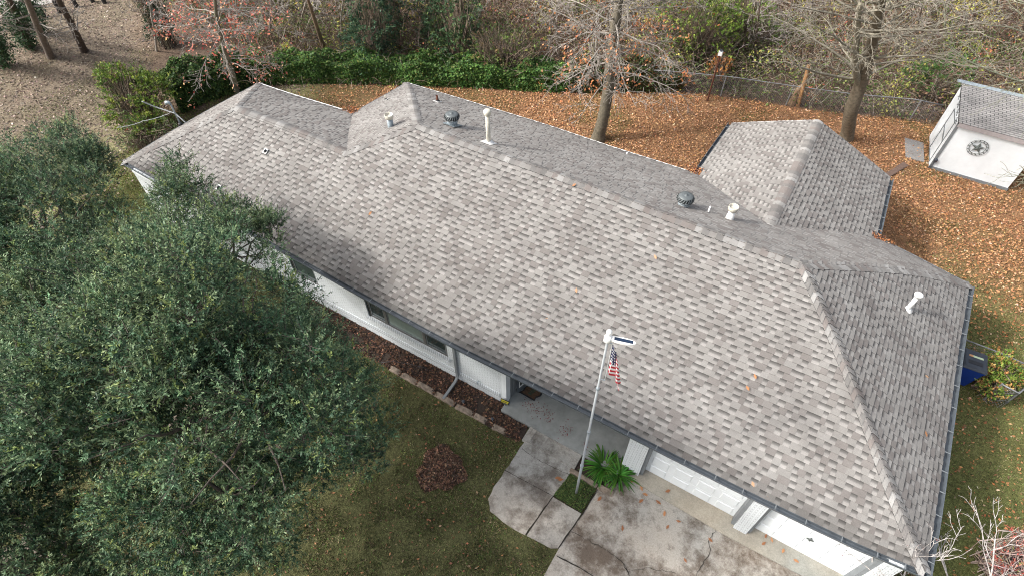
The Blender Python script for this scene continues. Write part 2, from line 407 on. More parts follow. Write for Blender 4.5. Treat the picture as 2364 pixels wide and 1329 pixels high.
# decking (slightly below, closes any slit)
def strips(mb, quad, n, t=.07):
    a, b, c, d = [np.array(p, float) for p in quad]
    for i in range(n):
        s0, s1 = i/n, (i+1)/n
        for j in range(5):
            v0, v1 = j/5, (j+1)/5; P_ = lambda s_, v_: (a+(b-a)*s_)*(1-v_)+(d+(c-d)*s_)*v_-[0, 0, t]
            mb.face(warp([P_(s0, v0), P_(s1, v0), P_(s1, v1), P_(s0, v1)]), (.05, .05, .05, 1), [(0, 0)]*4)
hp = lambda x, y: (x, y, ZE+SL*min(y if True else 0, y))
zr, zr2 = ZE+SL*D/2, ZE+SL*D2/2
dk = MB()
strips(dk, [(0, 0, ZE), (L, 0, ZE), (L-D2/2, D2/2, zr2), (D2/2, D2/2, zr2)], 14)
strips(dk, [(X1+D2/2, D2/2, zr2), (L-D2/2, D2/2, zr2), (L-D/2, D/2, zr), (X1+D/2, D/2, zr)], 12)
strips(dk, [(0, D2, ZE), (0, 0, ZE), (D2/2-.001, D2/2, zr2), (D2/2, D2/2, zr2)], 6)
strips(dk, [(X1, D2, ZE), (0, D2, ZE), (D2/2, D2/2, zr2), (X1+D2/2, D2/2, zr2)], 6)
strips(dk, [(X1, D, ZE), (X1, D2, ZE), (X1+D2/2, D2/2, zr2), (X1+D/2, D/2, zr)], 6)
strips(dk, [(L, D, ZE), (X1, D, ZE), (X1+D/2, D/2, zr), (L-D/2, D/2, zr)], 14)
strips(dk, [(L, 0, ZE), (L, D, ZE), (L-D/2, D/2, zr), (L-D/2, D/2-.001, zr)], 6)
zw = ZE+SW*WR; yj = D-WR*SW/SL
strips(dk, [(XW0, YW, ZE), (XW0, D, ZE), (XW0+WR, yj, zw), (XW0+WR, YW, zw)], 5)
strips(dk, [(XW1, D, ZE), (XW1, YW, ZE), (XW0+WR, YW, zw), (XW0+WR, yj, zw)], 5)
roof = rf.build('roof', M['shingle'], house)
wing_roof = WV.build('wing_roof', M['shingle'], house)
dk.build('roof_decking', M['black'], roof)
# soffit plates under the eaves
sf = MB()
for (a, b, nx, ny) in (((0, 0), (L, 0), 0, 1), ((L, 0), (L, D), -1, 0), ((X1, D), (L, D), 0, -1), ((0, D2), (X1, D2), 0, -1), ((0, 0), (0, D2), 1, 0), ((X1, D2), (X1, D), 1, 0), ((XW0, D), (XW0, YW), 1, 0), ((XW1, D), (XW1, YW), -1, 0)):
    for i in range(10):
        p0 = np.array(a)+(np.array(b)-a)*i/10; p1 = np.array(a)+(np.array(b)-a)*(i+1)/10; nn = np.array([nx, ny])*.45
        sf.face(warp([(*p0, ZE-.09), (*p1, ZE-.09), (*(p1+nn), ZE-.09), (*(p0+nn), ZE-.09)]), (1, 1, 1, 1))
        sf.face(warp([(*p0, ZE-.17), (*p1, ZE-.17), (*p1, ZE+.0), (*p0, ZE+.0)]), (1, 1, 1, 1))
sf.build('soffit', M['slate_light'], roof)

# ridge and hip caps: overlapping bent pieces
def caps(A, B, nA, nB, name='ridge_cap', step=.2, wd=.19):
    """A->B line; nA, nB: plan directions down each side with slopes"""
    if name == 'hip_cap': wd = .25
    mb = MB(); A = np.array(A, float); B = np.array(B, float); ln = np.linalg.norm(B-A); d = (B-A)/ln
    n = int(ln/step)
    for i in range(n+1):
        t0 = i*step; t1 = min(ln+.03, t0+step*1.12)
        c = random.choice([(.235, .228, .216), (.185, .175, .166), (.265, .26, .248), (.185, .165, .153), (.22, .21, .198), (.30, .295, .283), (.165, .16, .152)])
        j = random.uniform(.93, 1.07); c = (c[0]*j, c[1]*j, c[2]*j, 1.)
        hs = []
        for t, h in ((t0, .040), (t1, .016)):
            p = A+d*t; row = []
            for s_, sd_ in ((1., nA), (.5, nA), (.12, nA), (.12, nB), (.5, nB), (1., nB)):
                row.append(p+np.array(sd_)*wd*s_+np.array([0, 0, h-(.012 if s_ == .12 else 0)]))
            hs.append(row)
        for k in range(5): mb.face([hs[0][k], hs[0][k+1], hs[1][k+1], hs[1][k]], c, [(0, 0)]*4)
        lowr = [q-np.array([0, 0, .035]) for q in hs[0]]
        for k in range(5): mb.face([lowr[k], lowr[k+1], hs[0][k+1], hs[0][k]], (.04, .038, .036, 1), [(0, 0)]*4)
        for e in (0, 5): mb.face([hs[0][e], hs[1][e], hs[1][e]-np.array([0, 0, .04]), hs[0][e]-np.array([0, 0, .04])], (.05, .05, .05, 1), [(0, 0)]*4)
    mb.v = warp_big(mb.v)
    return mb.build(name, M['shingle'], roof)
k = SL
fr, bk, lf, rg = (0, -1, -k), (0, 1, -k), (-1, 0, -k), (1, 0, -k)
pk = (L-D/2, D/2, zr); pl = (X1+D/2, D/2, zr); pm = (X1+D2/2, D2/2, zr2); pe = (D2/2, D2/2, zr2)
caps((L, 0, ZE), pk, fr, rg, 'hip_cap'); caps((L, D, ZE), pk, rg, bk, 'hip_cap'); caps(pl, pk, fr, bk)
caps((X1, D, ZE), pl, bk, lf, 'hip_cap'); caps(pm, pl, fr, lf, 'hip_cap'); caps(pe, pm, fr, bk)
caps((0, 0, ZE), pe, fr, lf, 'hip_cap'); caps((0, D2, ZE), pe, lf, bk, 'hip_cap')
kw = SW
caps((XW0+WR, YW, zw), (XW0+WR, yj, zw), (-1, 0, -kw), (1, 0, -kw), 'ridge_cap')

# gutters
def gutter(a, b, out, name='gutter', mat='slate', hang=.75, w_=.13, seed=1, z=ZE-.005):
    a = np.array(a, float); b = np.array(b, float); o = np.array([*out, 0.]); ln = np.linalg.norm(b-a); n = max(4, int(ln/.8))
    prof = [(.0, 0.0), (.0, -.11), (w_*.8, -.11), (w_, 0.0), (w_+.015, 0.0), (w_*.8+.012, -.125), (-.01, -.125), (-.01, 0.)]
    mb = MB(); rings = []
    for i in range(n+1):
        p = warp([(*(a+(b-a)*i/n), z)])[0]; rings.append([p+o*x+np.array([0, 0, y]) for x, y in prof])
    vs = [q for r in rings for q in r]; m_ = len(prof)
    mb.mesh(vs, [(i*m_+j, i*m_+(j+1) % m_, (i+1)*m_+(j+1) % m_, (i+1)*m_+j) for i in range(n) for j in range(m_)])
    mb.mesh(rings[0], [tuple(range(m_))]); mb.mesh(rings[-1], [tuple(range(m_))])
    g = mb.build(name, M[mat], house)
    r_ = random.Random(seed); q = .4
    while q < ln-.2:
        p = warp([(*(a+(b-a)*q/ln), z)])[0]; t = (b-a)/ln; t3 = np.array([t[0], t[1], 0])*.012
        u0, u1 = p+np.array([0, 0, .004]), p+o*(w_+.01)+np.array([0, 0, .004])
        hb = MB(); hb.mesh([u0-t3, u0+t3, u1+t3, u1-t3, *(x+np.array([0, 0, .01]) for x in (u0-t3, u0+t3, u1+t3, u1-t3))], [(3, 2, 1, 0), (4, 5, 6, 7), (0, 1, 5, 4), (2, 3, 7, 6), (1, 2, 6, 5), (3, 0, 4, 7)])
        hb.build('gutter_hanger', M['slate_light'], g); q += hang*r_.uniform(.85, 1.15)
    return g
gutter((0, -.005), (L+.08, -.005), (0, -1), seed=3)
gutter((L+.005, -.1), (L+.005, D), (1, 0), seed=4, w_=.15)
gutter((XW0-.005, D+.1), (XW0-.005, YW), (-1, 0), seed=5)
gutter((XW1+.005, D+.1), (XW1+.005, YW), (1, 0), seed=6)
# fascia / drip edge strips
def drip(a, b, out, mat, z0=ZE-.13, z1=ZE+.012, off=.01, name='drip_edge', parent=None, za=0, zb=0, th=.035):
    mb = MB(); a = np.array(a, float); b = np.array(b, float); n = 12; o = np.array(out, float)
    R_ = []
    for i in range(n+1):
        p = a+(b-a)*i/n; h = za+(zb-za)*i/n
        R_.append(warp([(*(p+o*off), z0+h), (*(p+o*(off+th)), z0+h), (*(p+o*(off+th)), z1+h), (*(p+o*off), z1+h)]))
    vs = [q for r in R_ for q in r]
    mb.mesh(vs, [(i*4+j, i*4+(j+1) % 4, (i+1)*4+(j+1) % 4, (i+1)*4+j) for i in range(n) for j in range(4)]); mb.mesh(R_[0], [(0, 1, 2, 3)]); mb.mesh(R_[-1], [(3, 2, 1, 0)])
    return mb.build(name, M[mat], parent or roof)
drip((X1, D), (XW0-.1, D), (0, 1), 'whitemetal'); drip((0, D2), (X1-.05, D2), (0, 1), 'whitemetal', th=.06)
drip((0, 0), (0, D2), (-1, 0), 'slate', th=.03); drip((X1, D2), (X1, D), (-1, 0), 'slate', th=.03); drip((XW1+.2, D), (L, D), (0, 1), 'slate_light')
drip((XW0, YW), (XW0+WR, YW), (0, 1), 'whitemetal', zb=SW*WR, th=.02, off=.004); drip((XW0+WR, YW), (XW1, YW), (0, 1), 'slate_light', za=SW*WR, th=.02, off=.004)

# roof planes for placing things on the warped roof: march to the surface
def on_roof(px, py, plane):
    n, dd = {'front': ((0, -SL, 1), ZE), 'back': ((0, SL, 1), ZE+SL*D), 'right': ((SL, 0, 1), ZE+SL*L), 'left2': ((-SL, 0, 1), ZE-SL*X1), 'backl': ((0, SL, 1), ZE+SL*D2)}[plane]
    return ray_plane(px, py, n, dd)

# ---- roof fixtures
def flash(mb, p, r, slope_dir, n=14, h=.03):
    sx, sy = slope_dir
    mb.mesh([(p[0]+x*r, p[1]+y*r, p[2]+(x*sx+y*sy)*SL*r+z) for z in (0, h) for x, y in ((-1, -1), (1, -1), (1, 1), (-1, 1))], [(3, 2, 1, 0), (4, 5, 6, 7), (0, 1, 5, 4), (1, 2, 6, 5), (2, 3, 7, 6), (3, 0, 4, 7)])
def pipe(px, py, plane, r, h, mat, cap=None, base='rubber', sdir=(0, -1), lab=None, lean=0):
    p = on_roof(px, py, plane)
    mb = MB(); mb.lathe(p, [(r*.92, -.15), (r*.92, h), (r*.8, h), (r*.75, h-.04)], 14)
    o = mb.build('vent_pipe', M[mat], house, True)
    if lab: o['label'] = lab
    b2 = MB(); b2.lathe(p, [(r*2.2, -.05), (r*2.2, .012), (r*1.3, .06), (r*1.05, .09)], 14)
    b2.build('pipe_boot', M[base], o, True)
    f2 = MB(); flash(f2, p+np.array([0, 0, .012]), r*2.6, sdir, h=.012); f2.build('flashing', M['whitemetal'], o)
    if cap:
        c = MB(); c.lathe(p, [(r*.9, h-.02)]+[(r*a, h+b) for a, b in cap], 20); c.build('pipe_cap', M[mat], o, True)
    return o
pipe(613, 350, 'front', .035, .13, 'whitemetal', sdir=(0, 1), lab='short white vent pipe')
pipe(505, 434, 'front', .035, .16, 'whitemetal', sdir=(0, 1), lab='short white vent pipe nearest the front gutter')
pipe(891, 231, 'left2', .03, .22, 'aged', sdir=(1, 0), lab='thin grey vent pipe by the rear eave')
pipe(1010, 235, 'back', .055, .28, 'rust', sdir=(0, -1), lab='stubby rusty vent pipe')
pipe(1446, 361, 'back', .03, .18, 'whitemetal', sdir=(0, -1), lab='thin white vent pipe at rear eave')
pipe(1634, 494, 'back', .03, .32, 'whitemetal', sdir=(0, -1), lab='thin white plastic vent pipe with black boot')
pipe(1128, 330, 'back', .085, 1.15, 'aged', [(1.0, -.02), (1.4, 0), (1.5, .03), (1.6, .08), (1.55, .14), (1.1, .18), (.2, .195)], 'whitemetal', (0, -1), 'tall cream flue with round cap')
pipe(2094, 714, 'right', .07, .62, 'whitemetal', [(1.0, -.02), (1.4, 0), (1.45, .05), (1.75, .06), (1.75, .09), (1.3, .11), (.3, .12)], 'whitemetal', (-1, 0), 'white flue with flat cap on the end slope')
def flue(px, py, plane, sdir, conical):
    p = on_roof(px, py, plane); mb = MB()
    mb.lathe(p, [(.15 if conical else .115, -.15), (.14 if conical else .115, .02), (.085 if conical else .11, .44)], 20)
    o = mb.build('flue_pipe', M['whitemetal' if conical else 'galv'], house, True)
    o['label'] = 'white conical flue with open collar' if conical else 'grey flue with open rusty collar'
    c = MB(); c.lathe(p, [(.12, .42), (.155, .44), (.16, .58), (.15, .59), (.14, .57), (.135, .50), (.02, .52)], 20); c.build('flue_collar', M['aged'], o, True)
flue(903, 296, 'left2', (1, 0), False); flue(1683, 508, 'back', (0, -1), True)
def turbine(px, py, r, lab):
    p = on_roof(px, py, 'back')
    root = empty('turbine_vent', tuple(p)); root['label'] = lab; attach_root(root)
    b = MB(); b.lathe(p, [(r*.72, -.25), (r*.70, .0), (r*.68, .12), (r*.78, .14), (r*.74, .17), (r*.74, .27)], 24); b.build('vent_base', M['galv'], root, True)
    f = MB(); flash(f, p+np.array([0, 0, .015]), r*.95, (0, -1)); f.build('flashing', M['galv'], root)
    h = MB(); nb = 20; prof = [(.80, .24), (.98, .27), (1.08, .32), (1.08, .37), (.98, .42), (.82, .45)]
    for k_ in range(nb):
        for i in range(len(prof)-1):
            r0, z0 = prof[i]; r1, z1 = prof[i+1]; tw = .10
            a0 = 2*math.pi*k_/nb+tw*i; a1 = a0+tw; w0 = 2*math.pi/nb*.5
            q = lambda R_, z, a: (p[0]+R_*r*math.cos(a), p[1]+R_*r*math.sin(a), p[2]+z*1.05)
            h.face([q(r0, z0, a0), q(r0*.86, z0, a0+w0*1.5), q(r1*.86, z1, a1+w0*1.5), q(r1, z1, a1)])
            h.face([q(r0, z0, a0), q(r0*1.02, z0, a0+w0*.6), q(r1*1.02, z1, a1+w0*.6), q(r1, z1, a1)])
    h.cur = 1; h.lathe(p, [(r*.70, .24), (r*.70, .45)], 20)  # black core paints in the dark seen between the vanes
    h.build('turbine_head', [M['turbine'], M['black']], root)
    t = MB(); t.lathe(p, [(r*.90, .46), (r*.86, .475), (r*.45, .50), (r*.12, .505), (r*.10, .52), (r*.03, .525)], 28); t.build('turbine_cap', M['turbine'], root, True)
def attach_root(o):
    o.parent = house; o.location = Vector(o.location)-Vector(house.location)
turbine(1045, 289, .26, 'grey turbine vent near the rear corner'); turbine(1577, 478, .26, 'grey turbine vent beside the white flues')
# service mast
mp = at(417, 287, ZE+.05); mt_ = Vector(mp)+Vector((0, 0, 0))
sm = MB(); top = Vector(at(397, 252, ZE+1.05)); b0 = Vector(mp)
hd = Vector((-.16, -.05, 0)); T3 = Vector((b0.x, b0.y, ZE+1.0))
sm.tube([b0-Vector((0, 0, .5)), T3, T3+Vector((-.04, -.01, .06))], .035, 10)
sm_o = sm.build('service_mast', M['galv'], house, True)
wh = MB(); wh.tube([T3+Vector((-.0, 0, .02)), T3+Vector((-.05, -.02, .10)), T3+Vector((-.15, -.06, .09)), T3+Vector((-.2, -.08, .0))], [.05, .07, .075, .05], 12); wh.build('weatherhead', M['galv'], sm_o, True)
bt = MB(); bt.lathe(mp, [(.09, -.02), (.09, .03), (.05, .08)], 12); bt.build('pipe_boot', M['rubber'], sm_o, True)
def cable(name, pts, r, lab, sag=0, wob=.02):
    mb = MB(); P_ = [Vector(p) for p in pts]; out = []
    for i in range(len(P_)-1):
        for j in range(14):
            t = j/14; q = P_[i].lerp(P_[i+1], t); q.z -= sag*4*t*(1-t); q += Vector((0, 0, wob*math.sin((i*14+j)*1.9))); out.append(q)
    out.append(P_[-1]); mb.tube(out, r, 5); o = mb.build(name, M['cable'], None, True); return tag(o, lab, 'cable')
cb = T3-Vector((0, 0, .42))
cable('service_cable', [cb+Vector((.35, .05, -.35)), cb, Vector(at(360, 248, 3.4)), Vector(at(328, 235, 3.9))], .028, 'thick twisted service cable running up from the roof mast towards the yellow green bush', 0, .008)
cable('service_cable', [cb+Vector((-.2, 0, 0)), Vector(at(330, 280, 3.0)), Vector(at(270, 295, 3.0))], .013, 'thin cable running from the roof mast down across the bushes', .05, .01)

# ---------------------------------------------------------------- walls, front
YF = .04; GZ = -.15
def wall(pts, z0, z1, mat='brick', th=.2, name='wall', parent=house):
    mb = MB(); (xa, ya), (xb, yb) = pts; d = Vector((xb-xa, yb-ya, 0)).normalized(); n = Vector((-d.y, d.x, 0))*th
    vs = []
    for z in (z0, z1):
        for (x, y) in ((xa, ya), (xb, yb)): vs.append((x, y, z))
        for (x, y) in ((xb, yb), (xa, ya)): vs.append((x+n.x, y+n.y, z))
    mb.mesh(vs, [(3, 2, 1, 0), (4, 5, 6, 7), (0, 1, 5, 4), (1, 2, 6, 5), (2, 3, 7, 6), (3, 0, 4, 7)])
    return mb.build(name, M[mat], parent)
PX0 = 18.07            # left end of the porch
# windows as openings: bounds from the photo
def wx(px, py, z): return at(px, py, z)[0]
W1a, W1b = 8.95, 10.10
W2a, W2b = 12.45, 15.80
ZT = 2.44; S1 = 1.10; S2 = .95
wl = MB()
def seg(x0, x1, z0, z1):
    wl.box(x0, YF, z0, x1, YF+.2, z1)
seg(.5, W1a, GZ-.3, ZT); seg(W1a, W1b, GZ-.3, S1); seg(W1b, W2a, GZ-.3, ZT); seg(W2a, W2b, GZ-.3, S2); seg(W2b, PX0, GZ-.3, ZT)
wl.build('wall', M['brick'], house)
wall([(.5, D2-.3), (.5, YF+.2)], GZ-.3, ZT, name='wall'); wall([(L-.45, YF+.1), (L-.45, D-.4)], GZ-.3, ZT, name='wall'); wall([(L-.45, D-.4), (X1+.4, D-.4)], GZ-.3, ZT, name='wall')
wall([(X1+.4, D-.4), (X1+.4, D2-.3)], GZ-.3, ZT, name='wall'); wall([(X1+.4, D2-.3), (.5, D2-.3)], GZ-.3, ZT, name='wall')
wall([(XW1-.4, D-.3), (XW1-.4, YW-.3)], GZ-.3, ZT, name='wall'); wall([(XW1-.4, YW-.3), (XW0+.4, YW-.3)], GZ-.3, ZT, name='wall'); wall([(XW0+.4, YW-.3), (XW0+.4, D-.3)], GZ-.3, ZT, name='wall')
gb = MB(); gb.face([(XW0+.3, YW-.3, ZT-.05), (XW1-.3, YW-.3, ZT-.05), (XW0+WR, YW-.3, zw-.12)]); gb.face([(XW0+WR, YW-.35, zw-.12), (XW1-.3, YW-.35, ZT-.05), (XW0+.3, YW-.35, ZT-.05)]); gb.build('gable_wall', M['white'], house)
# soldier course band and sills of brick
for (xa, xb) in ((.5, W2a), (W2a, PX0-.25)):
    sb = MB(); sb.box(xa, YF-.03, .22, xb, YF+.01, .42); sb.build('soldier_course', M['soldier'], house)
for (xa, xb, zz) in ((W1a-.1, W1b+.1, S1), (W2a-.1, W2b+.1, S2)):
    sb = MB(); sb.box(xa, YF-.09, zz-.10, xb, YF+.06, zz-.002); sb.build('window_sill', M['soldier'], house)
def window(x0, x1, z0, z1, splits, mats):
    f = MB(); y0, y1 = YF+.02, YF+.09; t = .05
    f.box(x0, y0, z0, x1, y1, z0+t); f.box(x0, y0, z1-t, x1, y1, z1); f.box(x0, y0, z0+t, x0+t, y1, z1-t); f.box(x1-t, y0, z0+t, x1, y1, z1-t)
    xs = [x0]+[x0+(x1-x0)*s_ for s_ in splits]+[x1]
    for s_ in xs[1:-1]: f.box(s_-.06, y0-.01, z0+t, s_+.06, y1-.01, z1-t)
    o = f.build('window', M['winframe'], house)
    for i, m_ in enumerate(mats):
        a, b = xs[i]+.065, xs[i+1]-.065
        sa = MB(); yy = y0+.012
        for (c0, d0, c1, d1) in ((a, z0+.07, b, z0+.11), (a, z1-.11, b, z1-.07), (a, z0+.11, a+.035, z1-.11), (b-.035, z0+.11, b, z1-.11)): sa.box(c0, yy, d0, c1, yy+.03, d1)
        sa.build('sash', M['slate_light'], o)
        g = MB(); g.box(a+.035, yy+.015, z0+.11, b-.035, yy+.025, z1-.11); g.build('pane', M[m_], o)
window(W1a, W1b, S1, ZT-.03, [], ['glass']); window(W2a, W2b, S2, ZT-.03, [.23, .72], ['glass', 'blind', 'glass'])
# dark trim left of the big window
tb = MB(); tb.box(W2a-.06, YF-.012, S2-.0, W2a, YF+.04, ZT); tb.box(W1a-.06, YF-.012, S1, W1a, YF+.04, ZT); tb.build('window_trim', M['slate'], house)
fz = MB(); fz.box(.5, YF-.02, ZT-.12, PX0, YF+.0-.004, ZT+.0); fz.build('frieze_board', M['white'], house)
# downspout
dsx = at(1033, 800, 2.2)[0]
ds = MB(); yb_ = YF-.06
def rect_tube(mb, pts, w_, h_, side):
    rings = []
    sdv = Vector(side)
    for i, p in enumerate(pts):
        p = Vector(p); t = (Vector(pts[min(i+1, len(pts)-1)])-Vector(pts[max(i-1, 0)])).normalized(); n = t.cross(sdv).normalized()
        rings.append([p+sdv*w_+n*h_, p-sdv*w_+n*h_, p-sdv*w_-n*h_, p+sdv*w_-n*h_])
    vs = [q for r in rings for q in r]; mb.mesh(vs, [(i*4+j, i*4+(j+1) % 4, (i+1)*4+(j+1) % 4, (i+1)*4+j) for i in range(len(pts)-1) for j in range(4)])
    mb.mesh(rings[-1], [(0, 1, 2, 3)])
foot = at(1003, 908, GZ+.08)
X_ = 16.15
rect_tube(ds, [(X_, YF-.26, ZE-.12), (X_, YF-.14, ZE-.35), (X_, yb_, ZE-.5), (X_, yb_, .22), (X_, yb_-.06, .08), (X_, yb_-.15, .02), (foot[0]*.02+X_*.98, foot[1], GZ+.07)], .045, .035, (1, 0, 0))
ds.build('downspout', M['slate_light'], house)
# outside tap
tp = at(1074, 860, .45); tpm = MB(); tpm.tube([(17.0, YF, .5), (17.0, YF-.09, .5), (17.0, YF-.10, .44)], .018, 8); tpm.tube([(16.95, YF-.07, .56), (17.05, YF-.07, .56)], .012, 6); tpm.build('outside_tap', M['galv'], house)

# ---- porch
pf = MB(); pf.box(PX0-.02, -.27, GZ-.2, 22.26, 3.2, .02); pf.build('porch_floor', M['porch'], house)
wall([(PX0, 3.0), (PX0, YF+.2)], GZ-.2, ZT, 'white', -.15, 'porch_side_wall'); wall([(22.3, 2.8), (PX0, 2.8)], GZ-.2, ZT, 'brick', .2, 'porch_rear_wall')
tr = MB(); tr.box(PX0-.16, YF-.02, .02, PX0+.012, YF+.22, ZT); tr.build('corner_board', M['white'], house)
tr = MB(); tr.box(PX0+.004, YF+.36, .021, PX0+.05, YF+.52, ZT-.1); tr.box(PX0+.004, YF+.221, .021, PX0+.03, YF+.34, ZT-.1); tr.build('trim_board', M['slate_light'], house)
# storm door, standing ajar over the porch
def storm_door():
    hx, hy = PX0+.12, YF+.50; ang = rad(74); wd_, hh = .86, 2.0
    Mx = Matrix.Translation((hx, hy, .04)) @ Matrix.Rotation(ang, 4, 'Z')
    f = MB(); t = .10
    f.box(0, -.02, 0, wd_, .02, .28, Mx); f.box(0, -.02, hh-t, wd_, .02, hh, Mx); f.box(0, -.02, .28, t*.6, .02, hh-t, Mx); f.box(wd_-t*.6, -.02, .28, wd_, .02, hh-t, Mx)
    o = f.build('storm_door', M['slate'], house)
    g = MB(); g.box(t*.6, -.006, .28, wd_-t*.6, .006, hh-t, Mx); g.build('pane', M['glass'], o)
    w_ = MB()
    for (a, b, c, d) in ((t*.6, .28, wd_-t*.6, .32), (t*.6, hh-t-.04, wd_-t*.6, hh-t), (t*.6, .32, t*.6+.04, hh-t-.04), (wd_-t*.6-.04, .32, wd_-t*.6, hh-t-.04)): w_.box(a, -.026, b, c, .026, d, Mx)
    w_.build('white_trim', M['whitemetal'], o)
storm_door()
# step
A_ = at(1228, 980, .0); B_ = at(1350, 1050, .0)
st = MB(); st.box(19.17, -.80, GZ-.1, 21.05, -.275, -.055); st.build('porch_step', M['slab'], house)
st = MB(); st.box(19.17, -.795, -.0549, 19.42, -.277, -.035); st.box(19.43, -.795, -.0549, 21.05, -.70, -.04); st.box(20.86, -.69, -.0549, 21.05, -.277, -.035); st.build('step_kerb', M['slab'], house)
# ---- pillars
def pillar(x0, x1, y0, y1, lab):
    p = MB(); p.box(x0, y0, GZ-.2, x1, y1, ZT); o = p.build('brick_pillar', M['brick'], house); o['label'] = lab
    return o
pillar(22.25, 22.82, .02, .50, 'white brick pillar between porch and garage door')
pillar(25.80, 26.17, .02, .50, 'narrow white brick pillar between the two garage doors')
pillar(28.92, 29.26, .02, .50, 'white brick pillar at the house corner')
for (a, b) in ((22.821, 22.93), (25.70, 25.799), (26.171, 26.26), (28.82, 28.919)):
    jb = MB(); jb.box(a, .10, GZ-.1, b, .52, ZT); jb.build('door_jamb', M['slate_light'], house)
hd_ = MB(); hd_.box(22.821, .08, 2.22, 25.799, .50, ZT-.001); hd_.box(26.171, .08, 2.22, 28.919, .50, ZT-.001); hd_.box(PX0, .0, 2.28, 22.249, .2, ZT-.001); hd_.build('header_beam', M['white'], house)
def garage_door(x0, x1, lab, handle):
    y = .34; z0, z1 = GZ+.07, 2.24; d = MB(); nr, nc = 4, 4; rh = (z1-z0)/nr
    for r in range(nr):
        d.box(x0, y, z0+rh*r+.004, x1, y+.05, z0+rh*(r+1)-.004)
    o = d.build('garage_door', M['white'], house); o['label'] = lab
    p = MB(); cw = (x1-x0)/nc
    for r in range(nr):
        for c_ in range(nc):
            a, b = x0+cw*c_+.09, x0+cw*(c_+1)-.09; e, f = z0+rh*r+.09, z0+rh*(r+1)-.09
            v = [(a, y-.0005, e), (b, y-.0005, e), (b, y-.0005, f), (a, y-.0005, f), (a+.03, y-.022, e+.03), (b-.03, y-.022, e+.03), (b-.03, y-.022, f-.03), (a+.03, y-.022, f-.03)]
            p.mesh(v, [(j, (j+1) % 4, 4+(j+1) % 4, 4+j) for j in range(4)]+[(4, 5, 6, 7)])
    p.build('raised_panels', M['white'], o)
    s_ = MB(); s_.box(x0, y-.01, z0-.05, x1, y+.05, z0+.003); s_.build('bottom_seal', M['rubber'], o)
    if handle:
        xm = (x0+x1)/2; h = MB(); h.box(xm-.09, y-.05, .95, xm+.09, y-.02, .98); h.box(xm-.015, y-.05, .88, xm+.015, y-.015, 1.06); h.build('handle', M['iron'], o)
garage_door(22.93, 25.70, 'white panelled garage door beside the porch', False)
garage_door(26.26, 28.82, 'white panelled garage door at the house corner, with a small handle', True)

# ---------------------------------------------------------------- ground
def smooth(a, b, x): t = np.clip((x-a)/(b-a), 0, 1); return t*t*(3-2*t)
fence_px = [(380, 262), (545, 215), (700, 195), (1000, 197), (1200, 205), (1500, 208), (1676, 224), (1820, 246), (1950, 264), (2105, 278)]
FEN = np.array([at(a, b, GZ)[:2] for a, b in fence_px]); FEN = np.vstack([FEN, FEN[-1]+(FEN[-1]-FEN[-2])*4])
def fence_y(x): return np.interp(x, FEN[:, 0], FEN[:, 1], left=-99, right=FEN[-1, 1])
def zones(x, y):
    """weights: litter (orange leaf carpet), field (brown leafy soil), lawn (olive), green (right side), wood"""
    nz = (fbm(x, y, .35, 3)-.5)*3.2; nz2 = (fbm(x, y, 1.3, 9)-.5)*1.2
    fy = fence_y(x)
    wood = np.where(x < -3.5, smooth(-1.0, 1.6, (y-8.2)-(-.62*(x+11)) +nz*.5+0*x), smooth(-.2, .3, y-fy))
    field = smooth(-1.5, -4.0, x+nz*.6+nz2-.15*y)*(1-wood)
    right = smooth(28.5, 30.5, x)*smooth(17.5, 10.5, y+nz+nz2)
    back = smooth(3.5, 7.0, y+nz2)*(1-field)*(1-wood)
    lit = np.clip(back*(1-right*.93), 0, 1)
    lit *= np.where(x < 2.5, .45, 1)
    green = smooth(28.5, 29.6, x)*(1-lit)*(1-wood)
    return lit, field, green, wood
COLS = dict(lit=(.25, .14, .075), field=(.205, .165, .122), green=(.115, .125, .045), wood=(.13, .095, .07), lawn=(.085, .086, .038))
def ground_col(x, y):
    lit, field, green, wood = zones(x, y); lawn = np.clip(1-lit-field-green-wood, 0, 1)
    c = sum(np.array(COLS[k_])*w_[..., None] for k_, w_ in (('lit', lit), ('field', field), ('green', green), ('wood', wood), ('lawn', lawn)))
    fgreen = smooth(.50, .66, fbm(x, y, .5, 21))
    c = c*(1-.35*(fgreen*(lit+field*.4))[..., None])+np.array([.07, .085, .025])*(.35*fgreen*(lit+field*.4))[..., None]
    near = smooth(-12, -3, x-.5*y)*field; c = c+np.array([.0, .045, -.03])*near[..., None]
    v = .75+.5*fbm(x, y, 1.7, 5); return c*v[..., None]
def gh(x, y):
    h = (fbm(x, y, 1.2, 2)-.5)*.03
    return GZ+h
xs = np.concatenate([[-900, -400, -150, -70], np.arange(-45, 45.01, .3), [70, 150, 400, 900]]); ys = np.concatenate([[-900, -300, -80, -30], np.arange(-16, 60.01, .3), [90, 160, 400, 1200]])
GX, GY = np.meshgrid(xs, ys); gx, gy = GX.ravel(), GY.ravel()
houseish = (gx > 1) & (gx < 29) & (gy > .6) & (gy < 10.3)
gz = gh(gx, gy); flat = (gx > 18.5) & (gx < 31) & (gy < 1.0) & (gy > -20); gz = np.where(flat, GZ-.0, gz)
V = np.stack([gx, gy, gz], 1); nx_ = len(xs); idx = np.arange(len(gx)).reshape(len(ys), nx_)
F = np.stack([idx[:-1, :-1], idx[:-1, 1:], idx[1:, 1:], idx[1:, :-1]], -1).reshape(-1, 4)
cen = V[F].mean(1)
gc = ground_col(cen[:, 0], cen[:, 1])
